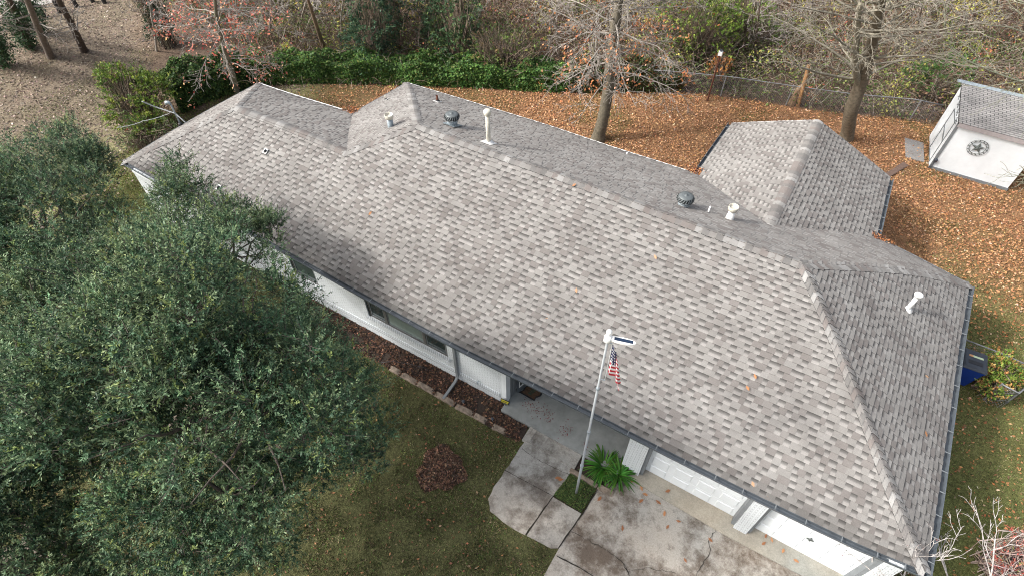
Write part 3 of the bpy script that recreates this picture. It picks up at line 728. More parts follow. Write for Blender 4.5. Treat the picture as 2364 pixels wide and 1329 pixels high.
def ground_mat():
    m, nt, b = new_mat('ground_soil_and_turf')
    a = N(nt, 'ShaderNodeAttribute', attribute_name='vcol'); P = pos(nt)
    n1 = noise(nt, 11, 6, .75, P); r1 = ramp(nt, n1.outputs[0], [(.3, .45), (.7, 1.6)])
    n2 = noise(nt, 34, 3, .7, P); r2 = ramp(nt, n2.outputs[0], [(.35, .55), (.65, 1.45)])
    c = mixc(nt, 'MULTIPLY', 1, a.outputs['Color'], r1.outputs[0]); c = mixc(nt, 'MULTIPLY', 1, c, r2.outputs[0])
    nt.links.new(c, b.inputs['Base Color']); b.inputs['Roughness'].default_value = .95; b.inputs['Specular IOR Level'].default_value = .1
    bp = N(nt, 'ShaderNodeBump'); bp.inputs['Strength'].default_value = .8; bp.inputs['Distance'].default_value = .04
    nt.links.new(n2.outputs[0], bp.inputs['Height']); nt.links.new(bp.outputs[0], b.inputs['Normal']); return m
gme = np_mesh('ground', V, F, gc, ground_mat())
va = gme.data.attributes.new('vcol', 'FLOAT_COLOR', 'POINT'); c4 = np.ones((len(V), 4), np.float32); c4[:, :3] = ground_col(gx, gy); va.data.foreach_set('color', c4.ravel())
gme.data.polygons.foreach_set('use_smooth', [True]*len(F)); gme['kind'] = 'structure'

def sheet(name, px_poly, z, mat, thick=.08, kind='structure', pts=None, bevel=True):
    P_ = pts or [at(a, b, z) for a, b in px_poly]
    n = len(P_); mb = MB(); mb.mesh([(p[0], p[1], z) for p in P_]+[(p[0], p[1], z-thick) for p in P_], [tuple(range(n))]+[(i, n+i, n+(i+1) % n, (i+1) % n) for i in range(n)])
    o = mb.build(name, mat); o['kind'] = kind
    # orient the top face upwards
    me = o.data
    if me.polygons[0].normal.z < 0: me.flip_normals()
    return o
DZ = GZ+.04
def rough_edge(pts, step=14, amp=2.2):
    out = []
    for i in range(len(pts)-1):
        a, b = np.array(pts[i], float), np.array(pts[i+1], float); n = max(1, int(np.linalg.norm(b-a)/step))
        for j in range(n): out.append(tuple(a+(b-a)*j/n+(np.array([random.uniform(-amp, amp), random.uniform(-amp, amp)]) if j else 0)))
    return out
# driveway: one slab sheet with real joints and cracks cut as thin dark sheets on top
sheet('driveway', None, DZ, M['concrete'], .1, pts=[(*at(a, b, DZ)[:2],) for a, b in [(1440, 1090), (1378, 1130), (1345, 1185), (1290, 1265), (1255, 1329), (1190, 1500)]]+[(31.2, -12.5), (29.6, -2.2), (29.35, -.15), (22.3, -.05)])
sheet('garage_apron', None, DZ+.05, M['apron'], .12, pts=[(22.86, .338), (22.5, -.20), (25.9, -.30), (29.2, -.22), (29.2, .338)])
sheet('walkway', rough_edge([(1228, 1003), (1212, 1018), (1190, 1050), (1165, 1084), (1140, 1122), (1127, 1150), (1131, 1178), (1160, 1202), (1212, 1233), (1277, 1143), (1312, 1096), (1330, 1066), (1228, 1003)]), DZ+.012, M['slab'], .1)
sheet('walkway_slab', rough_edge([(1277, 1146), (1342, 1184), (1288, 1264), (1272, 1264), (1216, 1235), (1277, 1146)], 30, 1.2), DZ+.010, M['slab'], .1)
def crack(pts, w_, z, name='concrete_joint', jag=0):
    P_ = []
    for i in range(len(pts)-1):
        a, b = np.array(pts[i], float), np.array(pts[i+1], float); n = max(1, int(np.linalg.norm(b-a)/7))
        for j in range(n): P_.append(a+(b-a)*j/n+(np.array([random.uniform(-jag, jag), random.uniform(-jag, jag)]) if (i or j) else 0))
    P_.append(np.array(pts[-1], float)); W_ = [at(p[0], p[1], z) for p in P_]
    mb = MB(); Lf = []; Rt = []
    for i, p in enumerate(W_):
        t = W_[min(i+1, len(W_)-1)]-W_[max(i-1, 0)]; t = t/np.linalg.norm(t); n_ = np.array([-t[1], t[0], 0])
        ww = w_*(1 if not jag else random.uniform(.4, 1.5)); Lf.append(p+n_*ww); Rt.append(p-n_*ww)
    for i in range(len(W_)-1): mb.face([Lf[i], Rt[i], Rt[i+1], Lf[i+1]])
    return mb
JT = MB()
for pts, w_, jag in (([(1165, 1084), (1277, 1144)], .008, .3), ([(1205, 1034), (1245, 1062), (1288, 1082), (1315, 1096)], .006, 1.4), ([(1277, 1144), (1214, 1234)], .010, .2), ([(1380, 1128), (1345, 1185), (1289, 1264)], .014, .5),
                    ([(1318, 1226), (1345, 1240), (1400, 1268), (1440, 1300), (1452, 1318), (1500, 1310), (1560, 1322)], .006, 2.5), ([(1440, 1300), (1460, 1345)], .013, 2.5), ([(1658, 1198), (1650, 1225), (1635, 1250), (1640, 1275), (1622, 1300), (1600, 1340)], .007, 2.2),
                    ([(1285, 1282), (1340, 1310), (1370, 1329)], .016, .4), ([(1462, 1096), (1560, 1150), (1640, 1190), (1725, 1236), (1800, 1282), (1900, 1345)], .012, .8)):
    q = crack(pts, w_, DZ+.018, jag=jag); JT.mesh(q.v, q.f)
o = JT.build('concrete_cracks', M['joint']); o['kind'] = 'structure'
# planted square at the pole, flower bed, plant bed
M['soil'] = plain('dark_mulch', (.035, .024, .018), .95, .5, 14, 0, .8)
o = sheet('flower_bed', None, GZ+.03, M['soil'], .1, pts=[(9.0, YF), (9.2, -.75), (13.6, -.86), (18.7, -.95), (19.15, -.72), (19.1, -.28), (18.05, -.28), (18.05, YF)])
o = sheet('plant_bed', None, GZ+.055, M['soil'], .1, pts=[(21.06, -.28), (21.06, -.8), (21.4, -1.02), (22.35, -.55), (22.5, -.05), (22.25, -.0), (22.25, -.28)])
# kerb of the plant bed
def block(p0, p1, w_, h_, z, mat, name, lab, cat, group=None):
    p0 = np.array(p0[:2]); p1 = np.array(p1[:2]); t = (p1-p0)/np.linalg.norm(p1-p0); n_ = np.array([-t[1], t[0]])*w_/2
    mb = MB(); nseg = 5; rings = []
    for i in range(nseg+1):
        c = p0+(p1-p0)*i/nseg; j = [random.uniform(-.012, .012) for _ in range(4)]; e = .6 if i in (0, nseg) else 1
        rings.append([(*(c+n_*(1.05)), z-.06), (*(c+n_*(1+j[0])), z+h_*.75*e), (*(c+n_*.75), z+h_*e+j[1]), (*(c-n_*.75), z+h_*e+j[2]), (*(c-n_*(1+j[3])), z+h_*.75*e), (*(c-n_*1.05), z-.06)])
    vs = [q for r in rings for q in r]; mb.mesh(vs, [(i*6+j, i*6+j+1, (i+1)*6+j+1, (i+1)*6+j) for i in range(nseg) for j in range(5)]); mb.mesh(rings[0], [(5, 4, 3, 2, 1, 0)]); mb.mesh(rings[-1], [(0, 1, 2, 3, 4, 5)])
    o = mb.build(name, M[mat]); return tag(o, lab, cat, group)
ed = [((901, 849), (925, 862)), ((927, 864), (962, 884)), ((963, 884), (1002, 906)), ((1005, 908), (1050, 934)), ((1053, 937), (1092, 957)), ((1093, 957), (1123, 974)), ((1138, 984), (1167, 998))]
for i, (a, b) in enumerate(ed):
    block(at(*a, GZ), at(*b, GZ), .19, .10, GZ, 'edging', 'edging_stone', ['short weathered edging stone at the oak end of the flower bed', 'concrete edging stone second from the oak end of the flower bed', 'concrete edging stone just left of the downspout foot', 'long pale edging stone just right of the downspout foot', 'concrete edging stone in the middle of the bed right of the downspout', 'leaf-strewn edging stone between the long one and the last one', 'small separate edging stone nearest the walkway'][i], 'edging stone', 'concrete edging stones along the flower bed')
block(at(1316, 1084, DZ), at(1378, 1122, DZ), .15, .10, DZ-.02, 'edging', 'bed_kerb', 'weathered concrete kerb between the strap-leaved plant and the flagpole square', 'kerb')
block(at(1380, 1122, DZ), at(1416, 1140, DZ), .2, .06, DZ-.02, 'edging', 'bed_kerb', 'low worn concrete kerb at the driveway side of the strap-leaved plant', 'kerb')
# top-left path
o = sheet('path', [(-80, 25), (0, 12), (60, 22), (130, 4), (200, -14), (330, -50), (200, -120), (-150, -60)], GZ+.03, plain('pale_gravel', (.34, .32, .30), .95, .2, 5), .05)

# ---------------------------------------------------------------- ground cover: leaves and grass
def scatter_mask(n, x0, x1, y0, y1, fn):
    x = RNG.uniform(x0, x1, n); y = RNG.uniform(y0, y1, n); k_ = RNG.random(n) < fn(x, y); x, y = x[k_], y[k_]
    h = ((x > .6) & (x < L-.6) & (y > .2) & (y < D2-.4)) | ((x > X1+.5) & (x < L-.6) & (y > .2) & (y < D-.5)) | ((x > XW0+.5) & (x < XW1-.5) & (y > 5) & (y < YW-.4))
    p = prj(np.stack([x, y, np.full_like(x, GZ)], 1)); vis = (p[:, 0] > -200) & (p[:, 0] < IW+420) & (p[:, 1] > -60) & (p[:, 1] < IH+420)
    k_ = vis & ~h; return x[k_], y[k_]
PAVED = [np.array([at(a, b, GZ)[:2] for a, b in poly]) for poly in ([(1228, 1003), (1196, 1040), (1150, 1095), (1130, 1140), (1135, 1182), (1272, 1268), (1250, 1340), (1240, 1500), (2300, 1600), (2060, 1310), (1460, 1085), (1378, 1130), (1340, 1185), (1277, 1143), (1330, 1066)],)]
def in_poly(x, y, P_):
    c = np.zeros(x.shape, bool); n = len(P_)
    for i in range(n):
        xa, ya = P_[i]; xb, yb = P_[(i+1) % n]
        cond = ((ya > y) != (yb > y)) & (x < (xb-xa)*(y-ya)/(yb-ya+1e-12)+xa); c ^= cond
    return c
def flat_leaves(name, x, y, z, size, cols, wts, mat, tilt=.5, lift=.015, jit=.22):
    n = len(x); c = np.stack([x, y, z+RNG.random(n)*lift], 1)
    an = RNG.random(n)*2*math.pi; d = np.stack([np.cos(an), np.sin(an), RNG.normal(0, tilt*.5, n)], 1)
    up = np.stack([RNG.normal(0, tilt, n), RNG.normal(0, tilt, n), np.ones(n)], 1)
    s_ = size*RNG.uniform(.6, 1.4, n); V_, F_ = leaf_quads(c, d, up, s_, s_*RNG.uniform(.4, .7, n))
    return np_mesh(name, V_, F_, np.clip(pal(n, cols, wts, jit), 0, 1), mat)
# orange leaf carpet
x, y = scatter_mask(420000, -8, 42, 3, 34, lambda x, y: zones(x, y)[0]*(.55+.45*smooth(.35, .5, fbm(x, y, .9, 31))))
o = flat_leaves('fallen_leaves', x, y, gh(x, y)+.012, .095, [(.46, .25, .12), (.39, .20, .095), (.31, .155, .078), (.52, .32, .18), (.20, .11, .06), (.62, .47, .33)], [4, 4, 3, 2.5, 2, .4], M['litter'], .7, .05)
tag(o, kind='stuff', label='carpet of orange brown oak leaves covering the back garden', cat='leaves')
x, y = scatter_mask(300000, -45, 1, -6, 34, lambda x, y: zones(x, y)[1]*.42)
o = flat_leaves('field_litter', x, y, gh(x, y)+.012, .13, [(.25, .19, .145), (.185, .14, .108), (.34, .27, .215), (.50, .42, .35), (.12, .095, .075)], [4, 5, 2.5, .5, 2.5], M['litter'], .5, .02)
tag(o, kind='stuff', label='pale brown leaf litter over the open ground beyond the house', cat='leaves')
# grass: tufts of blades
def blades(name, x, y, z, h, cols, wts, lab):
    n = len(x); an = RNG.random(n)*2*math.pi; w_ = np.stack([np.cos(an), np.sin(an), np.zeros(n)], 1)*RNG.uniform(.008, .021, n)[:, None]
    b = np.stack([x, y, z-.01], 1); tip = b+np.stack([RNG.normal(0, .035, n), RNG.normal(0, .035, n), h*RNG.uniform(.5, 1.3, n)+.01], 1)
    V_ = np.stack([b-w_, b+w_, tip], 1).reshape(-1, 3); o = np_mesh(name, V_, np.arange(n*3).reshape(-1, 3), np.clip(pal(n, cols, wts, .34)*(.45+1.1*fbm(x, y, 1.9, 71))[:, None], .004, 1), M['grass']); return tag(o, lab, 'grass', kind='stuff')
x, y = scatter_mask(330000, 6, 24, -13, .0, lambda x, y: (~in_poly(x, y, PAVED[0])) & ~((y > -.95) & (x < 19.2)) & ~((y > -1.0) & (x > 19)) & ((x < 21.9)) & (RNG.random(len(x)) < .35+.65*smooth(.36, .55, fbm(x, y, 1.1, 41))))
_pt = smooth(.60, .72, fbm(x, y, 1.6, 121)); k_ = RNG.random(len(x)) > smooth(.56, .66, fbm(x, y, 1.25, 55))*.75; x, y = x[k_], y[k_]
blades('lawn_grass', x, y, gh(x, y), .05, [(.125, .14, .05), (.17, .155, .075), (.085, .095, .035), (.21, .155, .10), (.10, .20, .045)], [5, 4, 4, 2.5, 1.2], 'short dull olive winter grass of the front lawn')
x, y = scatter_mask(200000, 29, 45, -6, 24, lambda x, y: np.clip(zones(x, y)[2]+.15, 0, 1)*(x > 29.3)*(.4+.6*smooth(.35, .55, fbm(x, y, 1.1, 44))))
blades('side_grass', x, y, gh(x, y), .05, [(.155, .18, .065), (.20, .20, .085), (.12, .14, .05), (.24, .18, .11), (.12, .21, .05)], [5, 4, 4, 3, 1.2], 'green grass at the garage end of the house')
x, y = scatter_mask(120000, -14, 30, 1, 26, lambda x, y: (1-zones(x, y)[3])*smooth(.52, .66, fbm(x, y, .5, 21))*.8)
blades('garden_grass', x, y, gh(x, y)+.02, .06, [(.13, .17, .045), (.17, .18, .06), (.10, .13, .035)], [5, 4, 4], 'green grass patches showing through the fallen leaves')
# sparse leaves over lawn and beds
x, y = scatter_mask(2000, 8, 22.2, -11, -.9, lambda x, y: ~in_poly(x, y, PAVED[0])*(.5+.5*(y < -4)))
o = flat_leaves('lawn_leaves', x, y, gh(x, y)+.04, .08, [(.30, .15, .075), (.21, .10, .055), (.28, .19, .12)], [4, 3, 1], M['litter'], .5); tag(o, 'scattered orange leaves on the front lawn', 'leaves', kind='stuff')
x = RNG.uniform(9.2, 19.1, 6500); y = RNG.uniform(-.92, YF, 6500); k_ = (vn(x, y, 3.2, 8) > .22)&(y < np.where(x > 18.0, -.3, YF-.02)); x, y = x[k_], y[k_]
o = flat_leaves('flower_bed_leaves', x, y, np.full(len(x), GZ+.04), .085, [(.14, .075, .048), (.24, .13, .08), (.085, .05, .036), (.045, .033, .027)], [4, 2, 5, 6], M['litter'], .6, .05); tag(o, 'reddish brown leaves lying in the flower bed', 'leaves', kind='stuff')
x, y = scatter_mask(26000, 29, 45, -6, 20, lambda x, y: zones(x, y)[2]*.22*(x > 29.3)+smooth(9, 14, y)*.25)
o = flat_leaves('side_leaves', x, y, gh(x, y)+.04, .09, [(.42, .19, .08), (.32, .13, .05), (.45, .32, .2)], [4, 3, 1], M['litter'], .5); tag(o, 'orange leaves strewn over the side grass', 'leaves', kind='stuff')
# leaf pile
pc = at(1018, 1083, GZ); n = 4200; r_ = np.sqrt(RNG.random(n))*.72; an = RNG.random(n)*2*math.pi; rr = r_*(1+.12*np.sin(3*an+1)+.07*np.sin(7*an))
x = pc[0]+rr*np.cos(an); y = pc[1]+rr*np.sin(an)
o = flat_leaves('leaf_pile', x, y, GZ+.02+.16*np.clip(1-(r_/.75)**2, 0, 1)*RNG.random(n)**.4, .095, [(.165, .090, .060), (.24, .135, .085), (.10, .06, .042), (.05, .036, .029), (.38, .25, .17)], [4, 3, 4, 4, .6], M['litter'], .9, .03); tag(o, 'round raked heap of red brown leaves on the front lawn', 'leaf pile', kind='stuff')
# square at the pole
sq = [at(a, b, DZ) for a, b in [(1317, 1094), (1376, 1129), (1341, 1183), (1278, 1143)]]
sheet('planted_square', None, DZ+.005, M['soil'], .1, pts=[tuple(p[:2]) for p in sq])
u = RNG.random((6000, 2)); P4 = np.array([s_[:2] for s_ in sq]); xy = (P4[0]*(1-u[:, :1])+P4[1]*u[:, :1])*(1-u[:, 1:])+(P4[3]*(1-u[:, :1])+P4[2]*u[:, :1])*u[:, 1:]
k_ = RNG.random(6000) < np.where(u[:, 0] > .62, .3, 1)
o = flat_leaves('ground_cover', xy[k_, 0], xy[k_, 1], np.full(k_.sum(), DZ+.02), .05, [(.06, .10, .03), (.09, .13, .035), (.04, .07, .02), (.13, .13, .05)], [4, 3, 3, 1], M['grass'], .8, .06); tag(o, 'low green weeds filling the square around the flagpole', 'ground cover', kind='stuff')

# single oak leaves
def oak_leaf_mesh():
    out = []; n = 7
    mb = MB(); prof = [(-.5, .02), (-.42, .10), (-.32, .05), (-.2, .28), (-.12, .08), (.02, .36), (.1, .10), (.22, .26), (.3, .08), (.42, .12), (.5, .0)]
    L_ = [(a, b, .04*abs(b)) for a, b in prof]; R_ = [(a, -b, .06*abs(b)) for a, b in prof]
    for i in range(len(prof)-1):
        mb.face([(prof[i][0], 0, 0), (prof[i+1][0], 0, 0), L_[i+1], L_[i]]); mb.face([(prof[i+1][0], 0, 0), (prof[i][0], 0, 0), R_[i], R_[i+1]])
    return mb
_ol = oak_leaf_mesh(); olm = []
for cc in ((.42, .20, .09), (.30, .13, .06), (.50, .30, .17)):
    t = MB(); t.mesh(_ol.v, _ol.f, (*cc, 1)); o_ = t.build('fallen_leaf', M['litter']); olm.append(o_.data); bpy.data.objects.remove(o_)
def one_leaf(p, size, mat_i, tiltdir, lab, group):
    o = bpy.data.objects.new('fallen_leaf', olm[mat_i]); C.objects.link(o); o.location = p; o.scale = (size,)*3
    q = Vector(tiltdir).to_track_quat('Z', 'Y').to_euler(); o.rotation_euler = q; o.rotation_mode = 'XYZ'
    m_ = Vector(tiltdir).to_track_quat('Z', 'Y').to_matrix() @ Matrix.Rotation(random.random()*6.3, 3, 'Z'); o.rotation_euler = m_.to_euler()
    return tag(o, lab, 'leaf', group)
for (a, b) in [(1330, 672), (1262, 728), (1512, 596), (1742, 870), (1725, 897), (1737, 1118), (1770, 1150), (855, 495), (1325, 430), (2136, 1002), (2138, 870), (1262, 738)]:
    pl_ = 'right' if a > 2100 else 'front'; p = on_roof(a, b, pl_)+np.array([0, 0, .05])
    one_leaf(p, random.uniform(.13, .17), random.choice([0, 2]), (0, -SL, 1) if pl_ == 'front' else (SL, 0, 1), 'small orange oak leaf lying on the grey shingles', 'oak leaves lying on the roof')
for (a, b) in [(1481, 1125), (1490, 1140), (1520, 1158), (1532, 1140), (1542, 1132), (1534, 1184), (1622, 1185), (1632, 1195), (1541, 1215), (1567, 1202), (1666, 1208), (1640, 1245), (1768, 1236), (1782, 1245), (1763, 1253), (1808, 1270), (1838, 1293), (1480, 1155), (1437, 1218), (1460, 1110), (1255, 1032), (1294, 1106), (1288, 1102), (1263, 1036), (1582, 1292), (1384, 1150), (1743, 1262), (1700, 1200)]:
    z = DZ+.03+(.05 if b < 1100+.53*(a-1470) else 0); one_leaf(at(a, b, z), random.uniform(.13, .19), random.choice([0, 1, 1]), (0, 0, 1), 'single brown oak leaf lying on the concrete', 'oak leaves lying on the concrete')
n = 340; u = RNG.random((n, 2)); x = 18.4+u[:, 0]*3.6+RNG.normal(0, .1, n); y = .45-.55*(u[:, 0])+RNG.normal(0, .16, n); k_ = (y > -.22) & (y < 1.6) & (x > 18.3) & (x < 22.1) & (vn(x, y, 2.6, 3) > .5)
o = flat_leaves('porch_petals', x[k_], y[k_], np.full(k_.sum(), .024), .05, [(.13, .05, .05), (.20, .10, .10)], [3, 2], M['litter'], .2, .01); tag(o, 'dark red leaf scraps strewn over the grey porch floor', 'leaf scraps', kind='stuff')
# leaf clumps where the roofs meet
for (a, b, lab) in ((1610, 398, 'clump of dry leaves caught in the roof corner beside the wing gutter'), (2022, 553, 'clump of dry leaves caught in the roof corner above the garage end'), (813, 258, 'small clump of dry leaves in the inner corner of the rear eaves')):
    p = at(a, b, ZE+.02); n = 260; o = flat_leaves('leaf_clump', p[0]+RNG.normal(0, .22, n), p[1]+RNG.normal(0, .16, n), np.full(n, ZE+.03)+np.abs(RNG.normal(0, .04, n)), .09, [(.40, .17, .07), (.30, .12, .05), (.45, .28, .2), (.10, .05, .04)], [3, 3, 1, 2], M['litter'], .8); tag(o, lab, 'leaf clump', kind='stuff')

# ---------------------------------------------------------------- small things in front
# doormat
mz = .03; mc = [at(1199, 905, mz), at(1232, 924, mz), at(1262, 901, mz), at(1225, 880, mz)]
def quadmap(P_, u, v): return (P_[0]*(1-u)+P_[1]*u)*(1-v)+(P_[3]*(1-u)+P_[2]*u)*v
dm = MB(); n = 10
def mat_pt(u, v, inset=0, z=0):
    uu = inset+u*(1-2*inset); vv = inset+v*(1-2*inset); p = quadmap(mc, uu, vv)
    bulge = .05*(1-inset*2)*math.cos((v-.5)*4*math.pi)*(1 if u > .5 else -1)*abs(2*u-1)
    return p+(mc[1]-mc[0])*bulge+np.array([0, 0, z])
for i in range(n):
    for j in range(n):
        dm.face([mat_pt(i/n, j/n), mat_pt((i+1)/n, j/n), mat_pt((i+1)/n, (j+1)/n), mat_pt(i/n, (j+1)/n)])
dmo = dm.build('doormat', M['black']); tag(dmo, 'brown coir doormat with a wavy black border on the porch', 'doormat')
d2 = MB()
for i in range(n):
    for j in range(n): d2.face([mat_pt(i/n, j/n, .09, .006), mat_pt((i+1)/n, j/n, .09, .006), mat_pt((i+1)/n, (j+1)/n, .09, .006), mat_pt(i/n, (j+1)/n, .09, .006)])
d2.build('coir_field', plain('brown_coir', (.10, .06, .035), .95, .45, 18), dmo)
d3 = MB()
for u0, u1, v0, v1 in ((.40, .44, .35, .7), (.48, .52, .3, .7), (.56, .60, .35, .7), (.38, .62, .25, .3)): d3.face([mat_pt(a, b, 0, .009) for a, b in ((u0, v0), (u1, v0), (u1, v1), (u0, v1))])
d3.build('printed_motif', M['green_print'], dmo)
# yard sign
sp = Vector(at(1167, 940, GZ)); ys = empty('yard_sign', sp, 'small black and yellow security sign staked by the porch corner', 'yard sign')
k1 = MB(); k1.tube([sp, sp+Vector((0, 0, .42))], .012, 6); k1.build('stake', M['black'], ys)
cx_ = sp+Vector((0, -.02, .44)); tl = Matrix.Translation(cx_) @ Matrix.Rotation(rad(6), 4, 'Z') @ Matrix.Rotation(rad(-12), 4, 'X')
k2 = MB(); k2.box(-.16, -.008, -.09, .16, .008, .09, tl); k2o = k2.build('sign_panel', M['black'], ys)
k3 = MB(); k3.box(-.13, -.011, .015, .13, -.0085, .06, tl)
for i in range(7): k3.box(-.12+i*.035, -.011, -.06, -.10+i*.035, -.0085, -.01, tl)
k3.build('yellow_print', M['yellow'], k2o)
# solar path lights
for (a, b, lab) in ((1070, 930, 'small solar path light lying in the bed below the brick wall'), (1137, 970, 'small solar path light in the bed nearest the porch step')):
    p = Vector(at(a, b, GZ+.05)); t = empty('path_light', p, lab, 'path light')
    q = MB(); q.lathe(p, [(.012, -.1), (.012, .06), (.03, .07), (.045, .12), (.05, .14)], 12); q.build('lamp_body', M['galv'], t)
    q = MB(); q.lathe(p+Vector((0, 0, .14)), [(.055, 0), (.055, .012), (.03, .03), (.005, .032)], 12); q.build('lamp_cap', M['lid'], t)
hz = [at(*p, GZ+.07) for p in ((880, 836), (905, 833), (940, 838), (975, 846), (1003, 858))]
q = MB(); q.tube(hz, .014, 6); tag(q.build('garden_hose', M['black'], None, True), 'thin black hose lying across the flower bed', 'hose')
# strap-leaved plant
def strap_plant(p, n, ln, lab, name='strap_leaf_plant', cols=((.055, .17, .022), (.035, .11, .016), (.08, .22, .03)), seed=1):
    r = random.Random(seed); root = empty(name, p, lab, 'plant'); mb = MB()
    for i in range(n):
        a = r.random()*6.283; el = r.uniform(.35, 1.25); l = ln*r.uniform(.6, 1.1); d = Vector((math.cos(a), math.sin(a), 0)); q = Vector(p)+d*r.uniform(.01, .12); w_ = r.uniform(.018, .028)
        side = Vector((-d.y, d.x, 0)); c = (*[x_*r.uniform(.75, 1.25) for x_ in r.choice(cols)], 1); prev = None; e = el
        for k_ in range(8):
            t = k_/7; ww = w_*(math.sin(math.pi*min(1, t*.85+.22))**.7)*(0.15 if k_ == 7 else 1)
            row = (q-side*ww+Vector((0, 0, ww*.4)), q, q+side*ww+Vector((0, 0, ww*.4)))
            if prev:
                mb.face([prev[0], prev[1], row[1], row[0]], c); mb.face([prev[1], prev[2], row[2], row[1]], c)
            prev = row; q = q+(d*math.cos(e)+Vector((0, 0, math.sin(e))))*l/7; e -= r.uniform(.12, .30)
    mb.build('foliage', M['leaf'], root); return root
strap_plant(Vector(at(1393, 1078, DZ)), 150, .80, 'lush green strap-leaved plant nearer the flagpole', seed=2)
strap_plant(Vector(at(1428, 1098, DZ)), 130, .72, 'lush green strap-leaved plant against the brick pillar', seed=5)

# ---------------------------------------------------------------- flagpole and flag
fb = Vector(at(1330, 1138, DZ)); FH = 8.0
def zz_at(px, py, base):      # height above base whose projection is nearest to the pixel
    h = np.linspace(0, 12, 1200); P_ = np.array(base)+np.outer(h, [0, 0, 1]); return h[np.argmin(((prj(P_)-np.array([px, py]))**2).sum(1))]
FH = zz_at(1387, 775, fb)
fp = empty('flagpole', fb, 'silver telescopic flagpole rising from the small green square', 'flagpole')
q = MB(); zs = [0, FH*.25, FH*.25, FH*.5, FH*.5, FH*.76, FH*.76, FH]; rs = [.038, .038, .034, .034, .029, .029, .025, .025]
q.tube([fb+Vector((0, 0, z)) for z in [-.1]+zs[1:]], rs, 14); q.build('pole', M['silver'], fp, True)
for z, r in ((FH*.25, .05), (FH*.5, .045), (FH*.76, .042)):
    q = MB(); q.lathe(fb+Vector((0, 0, z)), [(r, -.04), (r, .04)], 12); q.build('pole_collar', M['galv'], fp)
tp_ = fb+Vector((0, 0, FH))
q = MB(); q.lathe(tp_, [(.012, 0), (.012, .14)], 8)
q.lathe(tp_+Vector((0, 0, .19)), [(.062*math.sin(math.pi*i/12)+.001, -.062*math.cos(math.pi*i/12)) for i in range(13)], 18); q.build('finial', M['whitemetal'], fp, True)
q = MB(); q.lathe(tp_, [(.07, -.10), (.085, -.08), (.085, .02), (.06, .05), (.02, .06)], 18); q.build('pole_truck', M['whitemetal'], fp, True)
# solar light arm
aR = Vector((.80, .56, 0)); aR = Vector((RT[0], RT[1], 0)).normalized(); aR = (aR+Vector((.1, -.25, 0))).normalized(); aS = Vector((-aR.y, aR.x, 0))
q = MB(); nn = 16; rings = []
for z in (-.02, .025):
    rings.append([tp_+aR*(.28+.27*math.cos(2*math.pi*k_/nn))+aS*(.075*math.sin(2*math.pi*k_/nn))+Vector((0, 0, z)) for k_ in range(nn)])
q.mesh(rings[0]+rings[1], [tuple(range(nn-1, -1, -1)), tuple(nn+k_ for k_ in range(nn))]+[(k_, (k_+1) % nn, nn+(k_+1) % nn, nn+k_) for k_ in range(nn)])
slo = q.build('solar_light', M['whitemetal'], fp)
q = MB(); q.mesh([tp_+aR*a+aS*b+Vector((0, 0, .031)) for a, b in ((.12, -.038), (.49, -.038), (.49, .038), (.12, .038))], [(0, 1, 2, 3)]); q.build('solar_panel', M['solar'], slo)
# swivel spreader rod that carries the flag
q = MB(); q.tube([tp_+Vector((0, 0, -.16)), tp_+Vector((0, 0, -.16))+aR*.10], .01, 6); q.tube([tp_+Vector((0, 0, -1.55)), tp_+Vector((0, 0, -1.55))+aR*.12], .012, 6); q.build('flag_clip', M['galv'], fp)
q = MB(); q.tube([tp_+Vector((0, 0, -.1))+aR*.10, tp_+Vector((0, 0, -1.55))+aR*.11], .004, 5); q.build('halyard', M['white'], fp)
# flag, hanging in folds: u along the fly, v down the hoist
def flag_mat():
    m, nt, b = new_mat('flag_cloth'); uv = N(nt, 'ShaderNodeUVMap'); sep = N(nt, 'ShaderNodeSeparateXYZ'); nt.links.new(uv.outputs[0], sep.inputs[0])
    def mth(op, a, b_=None):
        n_ = N(nt, 'ShaderNodeMath', operation=op)
        for s_, v in ((n_.inputs[0], a), (n_.inputs[1], b_)):
            if v is None: continue
            if isinstance(v, (int, float)): s_.default_value = v
            else: nt.links.new(v, s_)
        return n_.outputs[0]
    u_, v_ = sep.outputs[0], sep.outputs[1]
    st_ = mth('MODULO', mth('FLOOR', mth('MULTIPLY', v_, 13.0)), 2.0)        # 0 red, 1 white
    c = mixc(nt, 'MIX', st_, (.42, .012, .03), (.72, .70, .70))
    can = mth('MULTIPLY', mth('LESS_THAN', u_, .40), mth('LESS_THAN', v_, 7/13))
    fx = mth('SUBTRACT', mth('FRACT', mth('MULTIPLY', u_, 6/.40)), .5); fy = mth('SUBTRACT', mth('FRACT', mth('MULTIPLY', v_, 5*13/7)), .5)
    dd = mth('SQRT', mth('ADD', mth('POWER', fx, 2.0), mth('POWER', fy, 2.0))); star = mth('LESS_THAN', dd, .28)
    cc = mixc(nt, 'MIX', star, (.012, .02, .085), (.72, .70, .70))
    nt.links.new(mixc(nt, 'MIX', can, c, cc), b.inputs['Base Color']); b.inputs['Roughness'].default_value = .8; return m
fm = MB(); nu, nv = 46, 30; hoist, fly = .95, 1.5; H0 = tp_+aR*.11+Vector((0, 0, -.20))
def fpnt(u, v):
    # the fly end sags: cloth hangs in vertical folds close to the hoist
    s_ = u*fly; out = aR*(.30*math.sin(u*math.pi*.6)+.03*math.sin(u*19+v*1.5))+aS*(.06*math.sin(u*15+1+v*2)*(.25+u))
    drop = v*hoist+.62*u**1.05*(1-.15*v)
    return H0+out*(.50+.60*v)+Vector((0, 0, -drop*1.05))
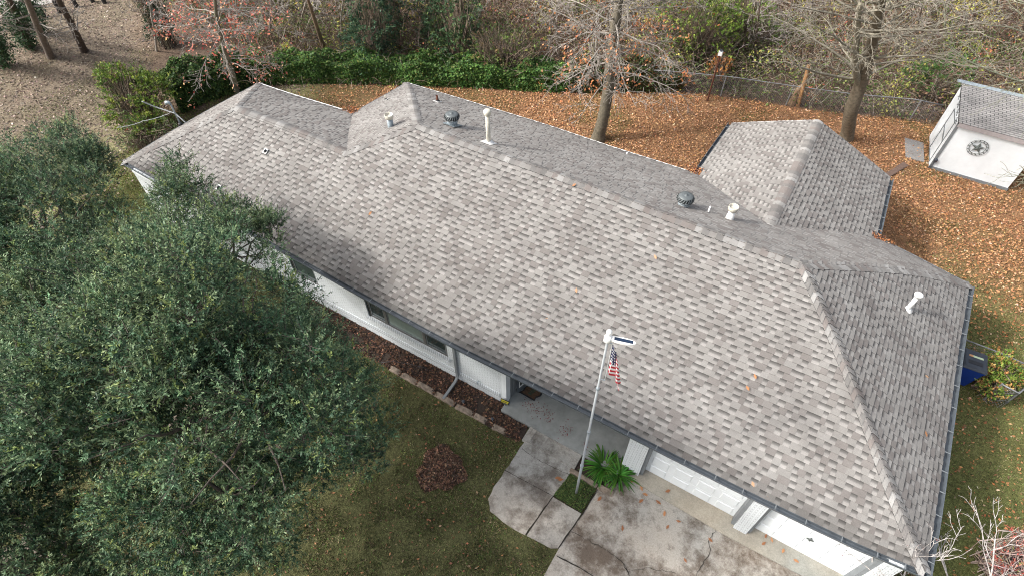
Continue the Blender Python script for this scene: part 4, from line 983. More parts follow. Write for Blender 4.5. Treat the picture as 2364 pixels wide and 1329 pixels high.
for i in range(nu):
    for j in range(nv):
        uu, vv = [i/nu, (i+1)/nu], [j/nv, (j+1)/nv]
        fm.face([fpnt(uu[0], vv[0]), fpnt(uu[1], vv[0]), fpnt(uu[1], vv[1]), fpnt(uu[0], vv[1])], None, [(uu[0], vv[0]), (uu[1], vv[0]), (uu[1], vv[1]), (uu[0], vv[1])])
tag(fm.build('flag', flag_mat(), None, True), 'stars and stripes flag hanging limp from the silver pole', 'flag')

# ---------------------------------------------------------------- bin
def bin_():
    c = Vector(at(2238, 862, GZ)); ang = rad(-8)
    cpos = Vector((at(2214, 895, GZ)[0]-.12, at(2214, 895, GZ)[1]+.35, GZ)); root = empty('wheeled_bin', cpos, 'blue wheeled rubbish bin with a dark grey lid beside the garage end wall', 'bin')
    Mx = Matrix.Translation(cpos) @ Matrix.Rotation(rad(4), 4, 'Z')
    def loft(rings, mat, name, par=root):
        mb = MB(); vs = []
        for (hx, hy, z, oy) in rings:
            r = .05
            for sx, sy in ((-1, -1), (1, -1), (1, 1), (-1, 1)):
                cx, cy = sx*(hx-r), sy*(hy-r)+oy; st_ = {(-1, -1): 180, (1, -1): 270, (1, 1): 0, (-1, 1): 90}[(sx, sy)]
                for k_ in range(4): a = rad(st_+k_*30); vs.append(Mx @ Vector((cx+r*math.cos(a), cy+r*math.sin(a), z)))
        n = 16; mb.mesh(vs, [(i*n+j, i*n+(j+1) % n, (i+1)*n+(j+1) % n, (i+1)*n+j) for i in range(len(rings)-1) for j in range(n)]+[tuple(range(n-1, -1, -1)), tuple((len(rings)-1)*n+k_ for k_ in range(n))])
        return mb.build(name, M[mat], par)
    loft([(.24, .26, .06, .02), (.25, .27, .1, .02), (.33, .37, 1.0, 0), (.35, .40, 1.02, 0), (.35, .40, 1.07, 0)], 'blue', 'body')
    lid = loft([(.37, .42, 1.075, .02), (.37, .43, 1.10, .02), (.34, .39, 1.15, .02), (.30, .34, 1.17, .02)], 'lid', 'lid')
    s_ = MB(); s_.box(-.21, .10, 1.171, -.09, .18, 1.175, Mx); s_.cur = 1; s_.box(-.089, .10, 1.171, .21, .18, 1.175, Mx); s_.build('sticker', [plain('orange_sticker', (.55, .28, .12), .5), plain('pale_green_sticker', (.50, .60, .40), .5)], lid)
    s_ = MB(); s_.box(-.22, -.2, 1.171, .2, -.05, 1.178, Mx); s_.build('lid_pad', M['black'], lid)  # raised black pad on the lid top, no hollow is modelled
    h = MB(); h.tube([Mx @ Vector((x_, .46, z_)) for x_, z_ in ((-.25, 1.02), (-.25, 1.06), (.25, 1.06), (.25, 1.02))], .02, 8); h.build('handle', M['lid'], root)
    for sx in (-1, 1):
        w_ = MB(); w_.tube([Mx @ Vector((sx*.26, .3, .12)), Mx @ Vector((sx*.33, .3, .12))], .12, 18); w_.build('wheel', M['rubber'], root)
bin_()

# ---------------------------------------------------------------- chain link fences
def chainlink(pts, h, name, lab, spacing, posts_at=None, zbase=GZ, wr=.0042, pitch=.11, rail=.024):
    root = empty(name, (pts[0][0], pts[0][1], zbase), lab, 'fence'); P_ = [np.array([p[0], p[1]]) for p in pts]
    r = MB(); r.tube([(*p, zbase+h) for p in P_], rail, 8); r.build('top_rail', M['fencewire'], root, True)
    d = np.r_[0, np.cumsum([np.linalg.norm(P_[i+1]-P_[i]) for i in range(len(P_)-1)])]; X = np.array(P_)
    def pt(s_): return np.array([np.interp(s_, d, X[:, 0]), np.interp(s_, d, X[:, 1])])
    ss = posts_at if posts_at is not None else np.arange(0, d[-1]+.01, spacing)
    for s_ in ss:
        q = pt(s_); b = MB(); b.tube([(*q, zbase-.1), (*q, zbase+h+.03)], .03, 8); b.build('post', M['fencewire'], root)
    m_ = MB(); nn = int(d[-1]/pitch)
    for i in range(-int(h/pitch), nn):
        for sg in (1, -1):
            s0 = i*pitch if sg == 1 else i*pitch+h; s1 = s0+sg*h; z0, z1 = 0., h
            lo, hi = 0, d[-1]
            t0, t1 = 0., 1.
            if sg == 1: t0 = max(0, (lo-s0)/h); t1 = min(1, (hi-s0)/h)
            else: t0 = max(0, (s0-hi)/h); t1 = min(1, (s0-lo)/h)
            if t1-t0 < .05: continue
            a, b = pt(s0+sg*h*t0), pt(s0+sg*h*t1); mid = pt(s0+sg*h*(t0+t1)/2)
            m_.tube([(*a, zbase+h*t0), (*mid, zbase+h*(t0+t1)/2), (*b, zbase+h*t1)], wr, 3, False)
    m_.build('wire_mesh', M['fencewire'], root); return root
fpts = [at(a, b, GZ)[:2] for a, b in ((1500, 208), (1535, 210), (1676, 224), (1820, 246), (1950, 264), (2085, 276), (2150, 290))]
chainlink(fpts, 1.15, 'chain_link_fence', 'grey chain link fence running behind the leafy back garden to the shed', 3, [float(np.linalg.norm(fpts[1]-fpts[0])), 3.7, 7.0, 9.9, 13.0])
gpts = [at(2229, 783, GZ+1.1)[:2], at(2300, 810, GZ+1.1)[:2], at(2420, 862, GZ+1.1)[:2]]
chainlink(gpts, 1.1, 'side_fence', 'low chain link fence running out from the garage end wall behind the blue bin', 2, [.02, 1.3, 3.2])
g2 = [at(2312, 885, GZ+1.0)[:2], at(2352, 907, GZ+1.0)[:2], at(2400, 868, GZ+1.0)[:2]]
chainlink(g2, 1.0, 'side_gate', 'bent chain link gate panel with bright rails at the right edge beside the bush', 2, [.02, .9], wr=.005, rail=.028)
# rusty pole with box, wooden post
p = Vector(at(1633, 233, GZ)); hh = zz_at(1652, 125, p); r = empty('rusty_pole', p, 'thin rusty steel pole with a small white box on top', 'pole')
topv = Vector(at(1655, 120, GZ+hh)); q = MB(); q.tube([p-Vector((0, 0, .1)), p+Vector((0, 0, hh))], .045, 8); q.build('pole', M['rust'], r)
q = MB(); q.box(p.x-.09, p.y-.09, p.z+hh, p.x+.09, p.y+.09, p.z+hh+.2); q.build('box', M['whitemetal'], r); q = MB(); q.box(p.x-.05, p.y-.05, p.z+hh+.201, p.x+.05, p.y+.05, p.z+hh+.27); q.build('box_cap', M['lid'], r)
p = Vector(at(1842, 246, GZ)); t_ = Vector(at(1868, 150, GZ+2.4)); q = MB(); q.tube([p-Vector((0, 0, .1)), t_], [.10, .09], 6); tag(q.build('wooden_post', M['orange']), 'leaning square wooden post standing against the chain link fence', 'post')
q = MB(); p2 = Vector(at(1826, 242, GZ)); q.tube([p2, p2+Vector((.05, .1, .5)), p2+Vector((.1, .15, 1.0))], [.20, .17, .15], 9); tag(q.build('tree_stump', M['wood']), 'dark cut stump beside the leaning wooden post', 'stump')
# posts along the path
for i, (a, b) in enumerate(((103, 40), (140, 30), (178, 17), (215, 6), (242, 8))):
    p = Vector(at(a, b, GZ)); q = MB(); q.tube([p, p+Vector((0, 0, .75)), p+Vector((0, 0, .8))], [.13, .12, .08], 10); tag(q.build('bollard', plain('dark_timber', (.035, .03, .026), .9)), ['short dark bollard nearest the left tree trunks', 'short dark bollard hidden partly by the leaning trunk', 'short dark bollard in the middle of the row by the path', 'short dark bollard fourth along the path', 'short dark bollard at the far end of the row at the top edge'][i], 'bollard', 'bollards along the pale path')

# ---------------------------------------------------------------- shed
def shed():
    z0 = GZ; A0 = at(2143, 388, z0); B0 = at(2322, 440, z0); G0 = at(2134, 313, z0)
    u = (B0-A0)[:2]; ln = np.linalg.norm(u); u = u/ln; v = np.array([-u[1], u[0]]); v = (v+(G0-A0)[:2]/np.linalg.norm((G0-A0)[:2])); v = v/np.linalg.norm(v)
    dep = 2.7; H1 = 2.5+z0; H2 = 2.78+z0; sl_ = (H2-H1)/dep
    root = empty('garden_shed', (A0[0], A0[1], z0), 'white garden shed with an old grey shingle roof at the end of the yard', 'shed')
    def P_(a, b, z): return (*(A0[:2]+u*a+v*b), z)
    w_ = MB(); w_.mesh([P_(0, 0, z0), P_(ln, 0, z0), P_(ln, dep, z0), P_(0, dep, z0), P_(0, 0, H1), P_(ln, 0, H1), P_(ln, dep, H2), P_(0, dep, H2)],
                     [(0, 1, 5, 4), (1, 2, 6, 5), (2, 3, 7, 6), (3, 0, 4, 7)]); w_.build('wall', M['white'], root)
    b = MB(); b.mesh([P_(-.03, -.03, z0-.05), P_(ln+.03, -.03, z0-.05), P_(ln+.03, -.03, z0+.14), P_(-.03, -.03, z0+.14), P_(-.03, 0, z0+.14), P_(ln+.03, 0, z0+.14)], [(0, 1, 2, 3), (3, 2, 5, 4)]); b.build('plinth', M['slate_light'], root)
    b = MB(); b.mesh([P_(-.02, -.03, z0), P_(.10, -.03, z0), P_(.10, -.03, H1), P_(-.02, -.03, H1), P_(.10, 0, z0), P_(.10, 0, H1), P_(-.02, .0, z0), P_(-.02, .0, H1)], [(0, 1, 2, 3), (1, 4, 5, 2), (0, 3, 7, 6)]); b.build('corner_trim', M['slate_light'], root)
    b = MB()
    def bar(b0, c0, b1, c1, t=.025):
        p0, p1 = np.array([b0, c0]), np.array([b1, c1]); d = (p1-p0)/np.linalg.norm(p1-p0); n_ = np.array([-d[1], d[0]])*t
        cs = [p0-n_, p1-n_, p1+n_, p0+n_]; vs = [P_(-.025, c[0], c[1]) for c in cs]+[P_(0.0, c[0], c[1]) for c in cs]
        b.mesh(vs, [(0, 1, 2, 3), (0, 4, 5, 1), (1, 5, 6, 2), (2, 6, 7, 3), (3, 7, 4, 0)])
    T_ = z0+2.2
    bar(.40, z0+.1, .40, T_); bar(1.55, z0+.1, 1.55, T_); bar(.97, T_*.55, .40, T_*.50); bar(.40, T_, 1.55, T_); bar(1.55, z0+.1, .40, z0+.1); bar(.40, T_*.52, 1.55, T_*.62)
    for i in range(4): bar(.2+i*.55, T_+.06+i*.08, .5+i*.55, T_+.22+i*.09, .02); bar(.5+i*.55, T_+.06+i*.08, .2+i*.55, T_+.2+i*.09, .02)
    b.build('door_frame', M['slate_light'], root)
    rr = MB(); ov = .12
    q4 = [P_(-.03, -ov, H1-ov*sl_+.05), P_(ln+.2, -ov, H1-ov*sl_+.05), P_(ln+.2, dep+.2, H2+.2*sl_+.05), P_(-.03, dep+.2, H2+.2*sl_+.05)]
    rr.face(q4, None, [(0, 0), (ln+.23, 0), (ln+.23, dep+.3), (0, dep+.3)]); lo_ = [(x_, y_, z_-.07) for x_, y_, z_ in q4]; rr.face(lo_[::-1], None, [(0, 0)]*4)
    for i in (0, 1, 2, 3): j = (i+1) % 4; rr.face([lo_[i], lo_[j], q4[j], q4[i]], None, [(0, 0)]*4)
    ro = rr.build('roof', M['shedroof'], root)
    rc = MB(); rc.mesh([P_(-.22, dep+.06, H2+.06), P_(ln+.3, dep+.06, H2+.06), P_(ln+.3, dep+.16, H2+.15), P_(-.22, dep+.16, H2+.15), P_(-.22, dep+.26, H2+.06), P_(ln+.3, dep+.26, H2+.06)], [(0, 1, 2, 3), (3, 2, 5, 4), (0, 3, 4), (1, 5, 2)]); rc.build('ridge_cap', M['galv'], ro)
    ft = MB(); ft.mesh([P_(.0, -ov-.02, H1-ov*sl_-.15), P_(ln+.2, -ov-.02, H1-ov*sl_-.15), P_(ln+.2, -ov-.02, H1-ov*sl_+.05), P_(.0, -ov-.02, H1-ov*sl_+.05)], [(0, 1, 2, 3)]); ft.build('fascia', plain('mauve_grey_paint', (.34, .31, .31), .7), ro)
    # star ornament on the front wall
    sp_ = [(2257, 342)]; n3 = np.array([-u[1], u[0], 0.]); S0 = ray_plane(2257, 342, n3, n3@A0-.06)
    u3 = np.array([u[0], u[1], 0.]); z3 = np.array([0, 0, 1.]); R_ = .38
    so_ = empty('star_ornament', tuple(S0), 'round iron star ornament hanging on the white shed wall', 'ornament')
    s_ = MB(); ctr = S0-n3*.05
    for i in range(5):
        a0 = math.pi/2+i*2*math.pi/5
        for sg in (-1, 1):
            a1 = a0+sg*math.pi/5; s_.face([ctr, S0+(u3*math.cos(a0)+z3*math.sin(a0))*R_*.72, S0+(u3*math.cos(a1)+z3*math.sin(a1))*R_*.29])
    s_.build('star', M['iron'], so_)
    rg_ = MB()
    rg_.tube([S0+(u3*math.cos(a)+z3*math.sin(a))*R_ for a in np.linspace(0, 2*math.pi, 33)], .010, 6, False); rg_.tube([S0+(u3*math.cos(a)+z3*math.sin(a))*R_*.78 for a in np.linspace(0, 2*math.pi, 33)], .012, 6, False)
    for i in range(14):
        a = 2*math.pi*i/14; rg_.tube([S0+(u3*math.cos(a)+z3*math.sin(a))*R_*.78, S0+(u3*math.cos(a)+z3*math.sin(a))*R_], .020, 4)
    rg_.build('ring', M['iron'], so_)
    Lp = ray_plane(2160, 371, n3, n3@A0-.08); q = MB(); q.lathe(Lp, [(.03, -.09), (.07, -.07), (.08, .05), (.03, .09)], 10); lo = q.build('wall_lamp', M['lid'], root)
    q = MB(); q.tube([Lp+np.array([0, 0, -.08]), Lp+np.array([-.12, -.02, -.6]), (Lp[0]-.2, Lp[1]-.05, z0)], .012, 5); q.build('cord', M['lid'], lo)
    return A0, u, v
shed()
def slab_thing(px, z, th, mat, name, lab, cat, group=None):
    P_ = [at(a, b, z) for a, b in px]; n = len(P_); mb = MB(); mb.mesh([tuple(p) for p in P_]+[(p[0], p[1], z-th) for p in P_], [tuple(range(n))]+[(i, n+i, n+(i+1) % n, (i+1) % n) for i in range(n)]); o = mb.build(name, M[mat]); 
    if o.data.polygons[0].normal.z < 0: o.data.flip_normals()
    return tag(o, lab, cat, group)
slab_thing([(2089, 318), (2132, 330), (2134, 374), (2091, 362)], GZ+.06, .05, 'mat_grate', 'doorstep_mat', 'flat grey grate mat lying on the leaves beside the shed door', 'mat')
for pxs, lab in (([(2072, 382), (2086, 374), (2098, 382), (2084, 390)], 'brown paver nearest the shed mat'), ([(2058, 392), (2072, 383), (2083, 391), (2068, 400)], 'brown paver in the middle of the three'), ([(2040, 402), (2058, 392), (2068, 400), (2050, 411)], 'reddish paver closest to the house roof')):
    slab_thing(pxs, GZ+.07, .05, 'brickpaver', 'paver', lab, 'paver', 'pavers between house and shed')

# ================================================================ vegetation
def seg_mesh(name, A, B, ra, rb, col, mat, parent=None, n=3):
    A, B = np.array(A, float), np.array(B, float); ra, rb = np.array(ra, float), np.array(rb, float); m_ = len(A)
    d = unit(B-A); ref = np.where(np.abs(d[:, 2:3]) < .8, [[0, 0, 1.]], [[1., 0, 0]]); u = unit(np.cross(d, ref)); v = np.cross(d, u)
    an = 2*math.pi*np.arange(n)/n; ring = u[:, None]*np.cos(an)[None, :, None]+v[:, None]*np.sin(an)[None, :, None]
    V_ = np.concatenate([A[:, None]+ring*ra[:, None, None], B[:, None]+ring*rb[:, None, None]], 1).reshape(-1, 3)
    base = np.arange(m_)[:, None, None]*2*n; k_ = np.arange(n); q = np.stack([k_, (k_+1) % n, n+(k_+1) % n, n+k_], 1)[None]
    F_ = (base+q).reshape(-1, 4); c = np.repeat(np.asarray(col), n, 0)
    o = np_mesh(name, V_, F_, np.clip(c, 0, 1), mat, parent); o.data.polygons.foreach_set('use_smooth', [True]*len(F_)); return o
class Grow:
    def __init__(s, seed): s.r = random.Random(seed); s.A = []; s.B = []; s.ra = []; s.rb = []; s.tips = []; s.lv = []
    def branch(s, p, d, ln, r, lv, P):
        """P: list per level of dict(n=segments, wig, grav, kids, kang, klen, krad, start)"""
        q = P[min(lv, len(P)-1)]; n = q['n']; p = Vector(p); d = Vector(d).normalized(); R_ = s.r
        pts = [(p.copy(), d.copy(), r)]
        for i in range(n):
            d = (d+Vector((R_.gauss(0, 1), R_.gauss(0, 1), R_.gauss(0, 1)))*q['wig']+Vector((0, 0, q['grav']))).normalized()
            p2 = p+d*(ln/n); r2 = r*(1-(i+1)/n*q.get('taper', .75)); r1 = r*(1-i/n*q.get('taper', .75))
            s.A.append(tuple(p)); s.B.append(tuple(p2)); s.ra.append(r1); s.rb.append(r2); s.lv.append(lv); p = p2; pts.append((p.copy(), d.copy(), r2))
        s.tips.append((tuple(p), tuple(d), lv))
        if lv < len(P)-1:
            k_ = q['kids']; st = q.get('start', .25)
            for j in range(k_):
                t = st+(1-st)*(j+R_.random())/k_; f = min(n-1e-3, t*n); i = int(f); a, da, ra_ = pts[i]; b, db, rb_ = pts[i+1]
                pos_ = a.lerp(b, f-i); side = Vector((R_.gauss(0, 1), R_.gauss(0, 1), R_.gauss(0, .6))); side = (side-da*side.dot(da)).normalized()
                an = q['kang']*R_.uniform(.7, 1.25); dd = da*math.cos(an)+side*math.sin(an)
                s.branch(pos_, dd, ln*q['klen']*R_.uniform(.6, 1.15)*(1-.35*t), max(q.get('rmin', .006), (ra_*(1-f+i)+rb_*(f-i))*q['krad']), lv+1, P)
    def mesh(s, name, col, mat, parent, lo=0, hi=99, n=3, jit=.15, rmin=0.):
        lv = np.array(s.lv); k_ = (lv >= lo) & (lv <= hi)
        A, B, ra, rb = [np.array(x)[k_] for x in (s.A, s.B, s.ra, s.rb)]
        cols = np.array(col)*(1+RNG.normal(0, jit, (len(A), 1))); return seg_mesh(name, A, B, np.maximum(ra, rmin), np.maximum(rb, rmin*.8), cols, mat, parent, n)
def trunk_tube(name, pts, rads, col, parent, n=14):
    """smooth trunk through points with a flared foot"""
    P_ = [Vector(p) for p in pts]; out = []; rr = []
    for i in range(len(P_)-1):
        p0, p1, p2, p3 = P_[max(i-1, 0)], P_[i], P_[i+1], P_[min(i+2, len(P_)-1)]
        for j in range(6):
            t = j/6; out.append(.5*((2*p1)+(-p0+p2)*t+(2*p0-5*p1+4*p2-p3)*t*t+(-p0+3*p1-3*p2+p3)*t**3)); rr.append((rads[i]*(1-t)+rads[i+1]*t)*random.uniform(.95, 1.05))
    out.append(P_[-1]); rr.append(rads[-1])
    mb = MB(); mb.tube(out, rr, n, col=(*col, 1)); return mb.build(name, M['bark'], parent, True)
def leaf_puffs(name, tips, per, spread, size, cols, wts, parent, mat='leaf', droop=-.2, ar=.5, jit=.25):
    T = np.array(tips, float); c = np.repeat(T, per, 0)+RNG.normal(0, spread, (len(T)*per, 3)); n = len(c)
    d = rdir(n); d[:, 2] += droop; s_ = size*RNG.uniform(.6, 1.3, n); V_, F_ = leaf_quads(c, d, rdir(n)+[0, 0, .8], s_, s_*ar)
    return np_mesh(name, V_, F_, np.clip(pal(n, cols, wts, jit), 0, 1), M[mat], parent)

def lobes_crown(name, lobes, dens, leaf, cols, wts, parent, per=16, shoot=.42, upb=.45, keep=-.35, ar=.38, rough=.16, tipcol=None, inner=.35, minz=None, gap=.27, clumps=False):
    O_, D_, Rr = [], [], []
    if clumps:
        sub = []
        for (c, r, *sq) in lobes:
            sub.append((np.array(c)-[0, 0, .1], r*.72, .8, .12))
            for q_ in range(int(8*r*r)+5):
                u = rdir(1)[0]; u[2] = abs(u[2])*1.0-.15; rs = RNG.uniform(.28, .62)*min(1., .55+r*.35)
                sub.append((np.array(c)+u*[1, 1, .85]*r*RNG.uniform(.72, 1.02), rs, RNG.choice([.8, 1.0, 1.5], p=[.5, .35, .15]), 1.))
                if RNG.random() < .16 and u[2] > .1:      # a shoot standing up out of the crown
                    for h_ in range(3): sub.append((np.array(c)+u*[1, 1, .85]*r*.98+[0, 0, .22+.24*h_], .20-.045*h_, 1.5, 1.1))
        lobes = sub
    C0 = np.array([l[0] for l in lobes]); R0 = np.array([l[1] for l in lobes])
    for (c, r, *sq) in lobes:
        sz = sq[0] if sq else .8; dn = sq[1] if len(sq) > 1 else 1.; n = int(dens*dn*4*math.pi*r*r*.8); u = rdir(n); u = u[u[:, 2] > keep]
        f = 1-np.abs(RNG.normal(0, rough, len(u))); m_ = RNG.random(len(u)) < inner; f[m_] *= RNG.uniform(.55, .95, m_.sum())
        # lumpy surface
        lump = 1+.20*np.sin(u[:, 0]*5+c[0]*3)*np.cos(u[:, 1]*6+c[1]*2)+.13*np.sin(u[:, 2]*9+u[:, 0]*7+c[0])
        p = np.array(c)+u*(r*f*lump)[:, None]*[1, 1, sz]
        ins = np.zeros(len(p), bool)
        for c2, r2 in (() if clumps else zip(C0, R0)): ins |= (np.linalg.norm((p-c2)/[1, 1, sz], axis=1) < r2*.55)
        p, u = p[~ins], u[~ins]; O_.append(p); D_.append(u)
    O_, D_ = np.concatenate(O_), np.concatenate(D_)
    # gaps in the crown
    g = vn(O_[:, 0]+O_[:, 2]*.7, O_[:, 1]-O_[:, 2]*.4, 1.15, 17)*.6+vn(O_[:, 0], O_[:, 1]+O_[:, 2], 2.6, 5)*.4; k_ = g > gap; O_, D_ = O_[k_], D_[k_]
    d = unit(D_+RNG.normal(0, .35, D_.shape)+[0, 0, upb]); n = len(O_); print(name, n*per); ln = shoot*RNG.uniform(.5, 1.4, n)
    t = (np.arange(per)+.5)/per; c = O_[:, None]+d[:, None]*(t[None, :, None]*ln[:, None, None])
    ld = unit(d[:, None]*.8+RNG.normal(0, .62, (n, per, 3))); c = c+ld*leaf*.45
    c, ld = c.reshape(-1, 3), ld.reshape(-1, 3); m_ = len(c); s_ = leaf*RNG.uniform(.65, 1.3, m_)*(1-.35*np.tile(t, n))
    V_, F_ = leaf_quads(c, ld, rdir(m_)+[0, 0, 1.1], s_, s_*ar)
    hue = np.repeat(pal(n, cols, wts, .14)*(.62+.85*fbm(O_[:, 0]+O_[:, 2]*.5, O_[:, 1]-O_[:, 2]*.5, .75, 133))[:, None], per, 0)*(1+RNG.normal(0, .18, (m_, 1)))
    if tipcol is not None:
        w_ = (np.tile(t, n)**1.5*.6*np.repeat((RNG.random(n) < .30+.4*smooth(.5, .7, vn(O_[:, 0], O_[:, 1], .8, 91))), per))[:, None]; hue = hue*(1-w_)+np.array(tipcol)*w_
    if minz is not None: pass
    o = np_mesh(name, V_, F_, np.clip(hue, 0, 1), M['leaf'], parent)
    return o, O_, d, ln
def L3(px, py, z, r, *a): return (at(px, py, z), r, *a)
OAKC = [(.048, .098, .052), (.070, .132, .072), (.028, .058, .033), (.14, .22, .12), (.20, .25, .085)]; OAKW = [5, 4, 4, 3, 1.2]  # brighter green entry raised to paint sunlit clumps into the crown
def big_oak(lobes, basep, hgt, rad_, lab, dens, seed, per=15, leaf=.085):
    root = empty('oak_tree', basep, lab, 'tree'); b = Vector(basep)
    cen = np.mean([l[0] for l in lobes], 0); top = Vector((b.x*.4+cen[0]*.6, b.y*.4+cen[1]*.6, hgt*.45))
    trunk_tube('trunk', [b-Vector((0, 0, .2)), b+Vector((0, 0, .5)), b.lerp(top, .5), top], [rad_*1.5, rad_, rad_*.8, rad_*.65], (.09, .075, .06), root)
    A, B, ra, rb = [], [], [], []; r = random.Random(seed)
    for l in lobes:
        c = Vector(l[0]); p = top.copy(); steps = 7; prev = p
        for i in range(1, steps+1):
            t = i/steps; q = top.lerp(c, t)+Vector((r.gauss(0, .12), r.gauss(0, .12), math.sin(t*3.1)*.3)); A.append(tuple(prev)); B.append(tuple(q)); ra.append(rad_*.3*(1-t*.8)); rb.append(rad_*.3*(1-(t+.1)*.8)); prev = q
        for j in range(5):
            dd = Vector((r.gauss(0, 1), r.gauss(0, 1), abs(r.gauss(0, .8)))).normalized(); q0 = c.copy()
            for i in range(4):
                q1 = q0+dd*l[1]*.24+Vector((r.gauss(0, .05), r.gauss(0, .05), r.gauss(0, .05))); A.append(tuple(q0)); B.append(tuple(q1)); ra.append(.04*(1-i/5)); rb.append(.04*(1-(i+1)/5)); q0 = q1
    cr, O_, d, ln = lobes_crown('crown', lobes, dens, leaf, OAKC, OAKW, root, per=per, tipcol=(.33, .41, .20), gap=.345, shoot=.30, rough=.15, inner=.3, clumps=True)  # yellow green tips, lightened to paint sunlit sprigs into the leaf colour
    k_ = RNG.random(len(O_)) < .3
    A += [tuple(x) for x in O_[k_]-d[k_]*.12]; B += [tuple(x) for x in (O_+d*ln[:, None])[k_]]; ra += [.006]*k_.sum(); rb += [.003]*k_.sum()
    seg_mesh('branches', A, B, ra, rb, np.tile([[.12, .10, .085]], (len(A), 1)), M['bark'], root, 4)
    return root
def up(px, py, z, r, dz=0): return (at(px, py, z+dz), r*(17.76-z-dz)/(17.76-z))
main_lobes = [up(*l) for l in ((430, 560, 6.2, 1.35, -.7), (440, 470, 5.8, .75, -.9), (260, 660, 6.6, 1.8, 1.2), (540, 590, 5.2, 1.15, -.5), (570, 760, 5.0, 1.6, 2.0), (420, 760, 7.0, 2.2, 2.0), (690, 820, 3.9, 1.0, 1.4), (735, 905, 3.7, 1.45, 2.6),
              (600, 960, 5.4, 2.1, 2.8), (800, 1010, 3.2, 1.1, 2.0), (700, 1060, 3.6, 1.1, 2.0), (430, 980, 6.4, 1.8, 2.0), (260, 860, 6.4, 1.9, 2.0), (520, 1140, 4.6, 1.35, 2.2), (620, 1110, 4.0, 1.1, 2.0), (395, 1170, 4.4, 1.2, 2.0), (470, 1290, 3.6, 1.0, 1.5),
              (405, 400, 5.9, .42, -.9), (420, 440, 5.9, .55, -.9), (560, 500, 5.2, .5, -.8), (600, 530, 5.2, .4, -.8), (625, 540, 4.6, .3, .1), (590, 755, 6.5, .35, 2.4), (480, 700, 7, .5, 2.2), (690, 720, 3.6, .42, .4), (350, 640, 6.8, 1.2, 1.0), (130, 760, 5.6, 1.7, 2.0), (600, 1270, 2.6, .55, .8), (480, 690, 5, 1.3, 0), (650, 900, 4, 1.6, 0), (400, 900, 4.5, 2.2, 0), (850, 1040, 2.6, .6, .8), (840, 900, 2.6, .5, .8), (560, 1200, 3.0, 1.0, .5), (80, 900, 5.5, 1.6, 1.8))]
big_oak(main_lobes, tuple(at(430, 1000, GZ)), 8.5, .34, 'big dark green oak covering the front left lawn, its branch tips touching the roof', 46, 1)
ul_lobes = [L3(135, 410, 4.6, 1.6), L3(205, 400, 4.6, .95), L3(40, 480, 4.4, 1.5), L3(150, 520, 4.6, 1.8), L3(-60, 560, 4.6, 2.0), L3(225, 520, 3.8, .8), L3(60, 620, 4.4, 1.5), L3(135, 320, 4.4, .6), L3(-10, 390, 3.8, .8), L3(170, 620, 4.4, 1.2)]
big_oak(ul_lobes, tuple(at(90, 620, GZ)), 5.6, .24, 'grey green oak with a rounded crown at the left edge beyond the big oak', 38, 2)
bl_lobes = [up(*l) for l in ((60, 1010, 5.0, 1.3, 1), (40, 1180, 4.4, 1.6, 1), (-60, 1080, 5.2, 1.8, 1), (160, 1290, 3.6, 1.0, 1), (60, 1330, 4.6, 1.3, .5), (300, 1330, 3.6, .9, .5), (210, 1060, 4.0, .6, .5))]
big_oak(bl_lobes, tuple(at(10, 1300, GZ)), 6.2, .26, 'lower green oak crown filling the bottom left corner', 38, 3)

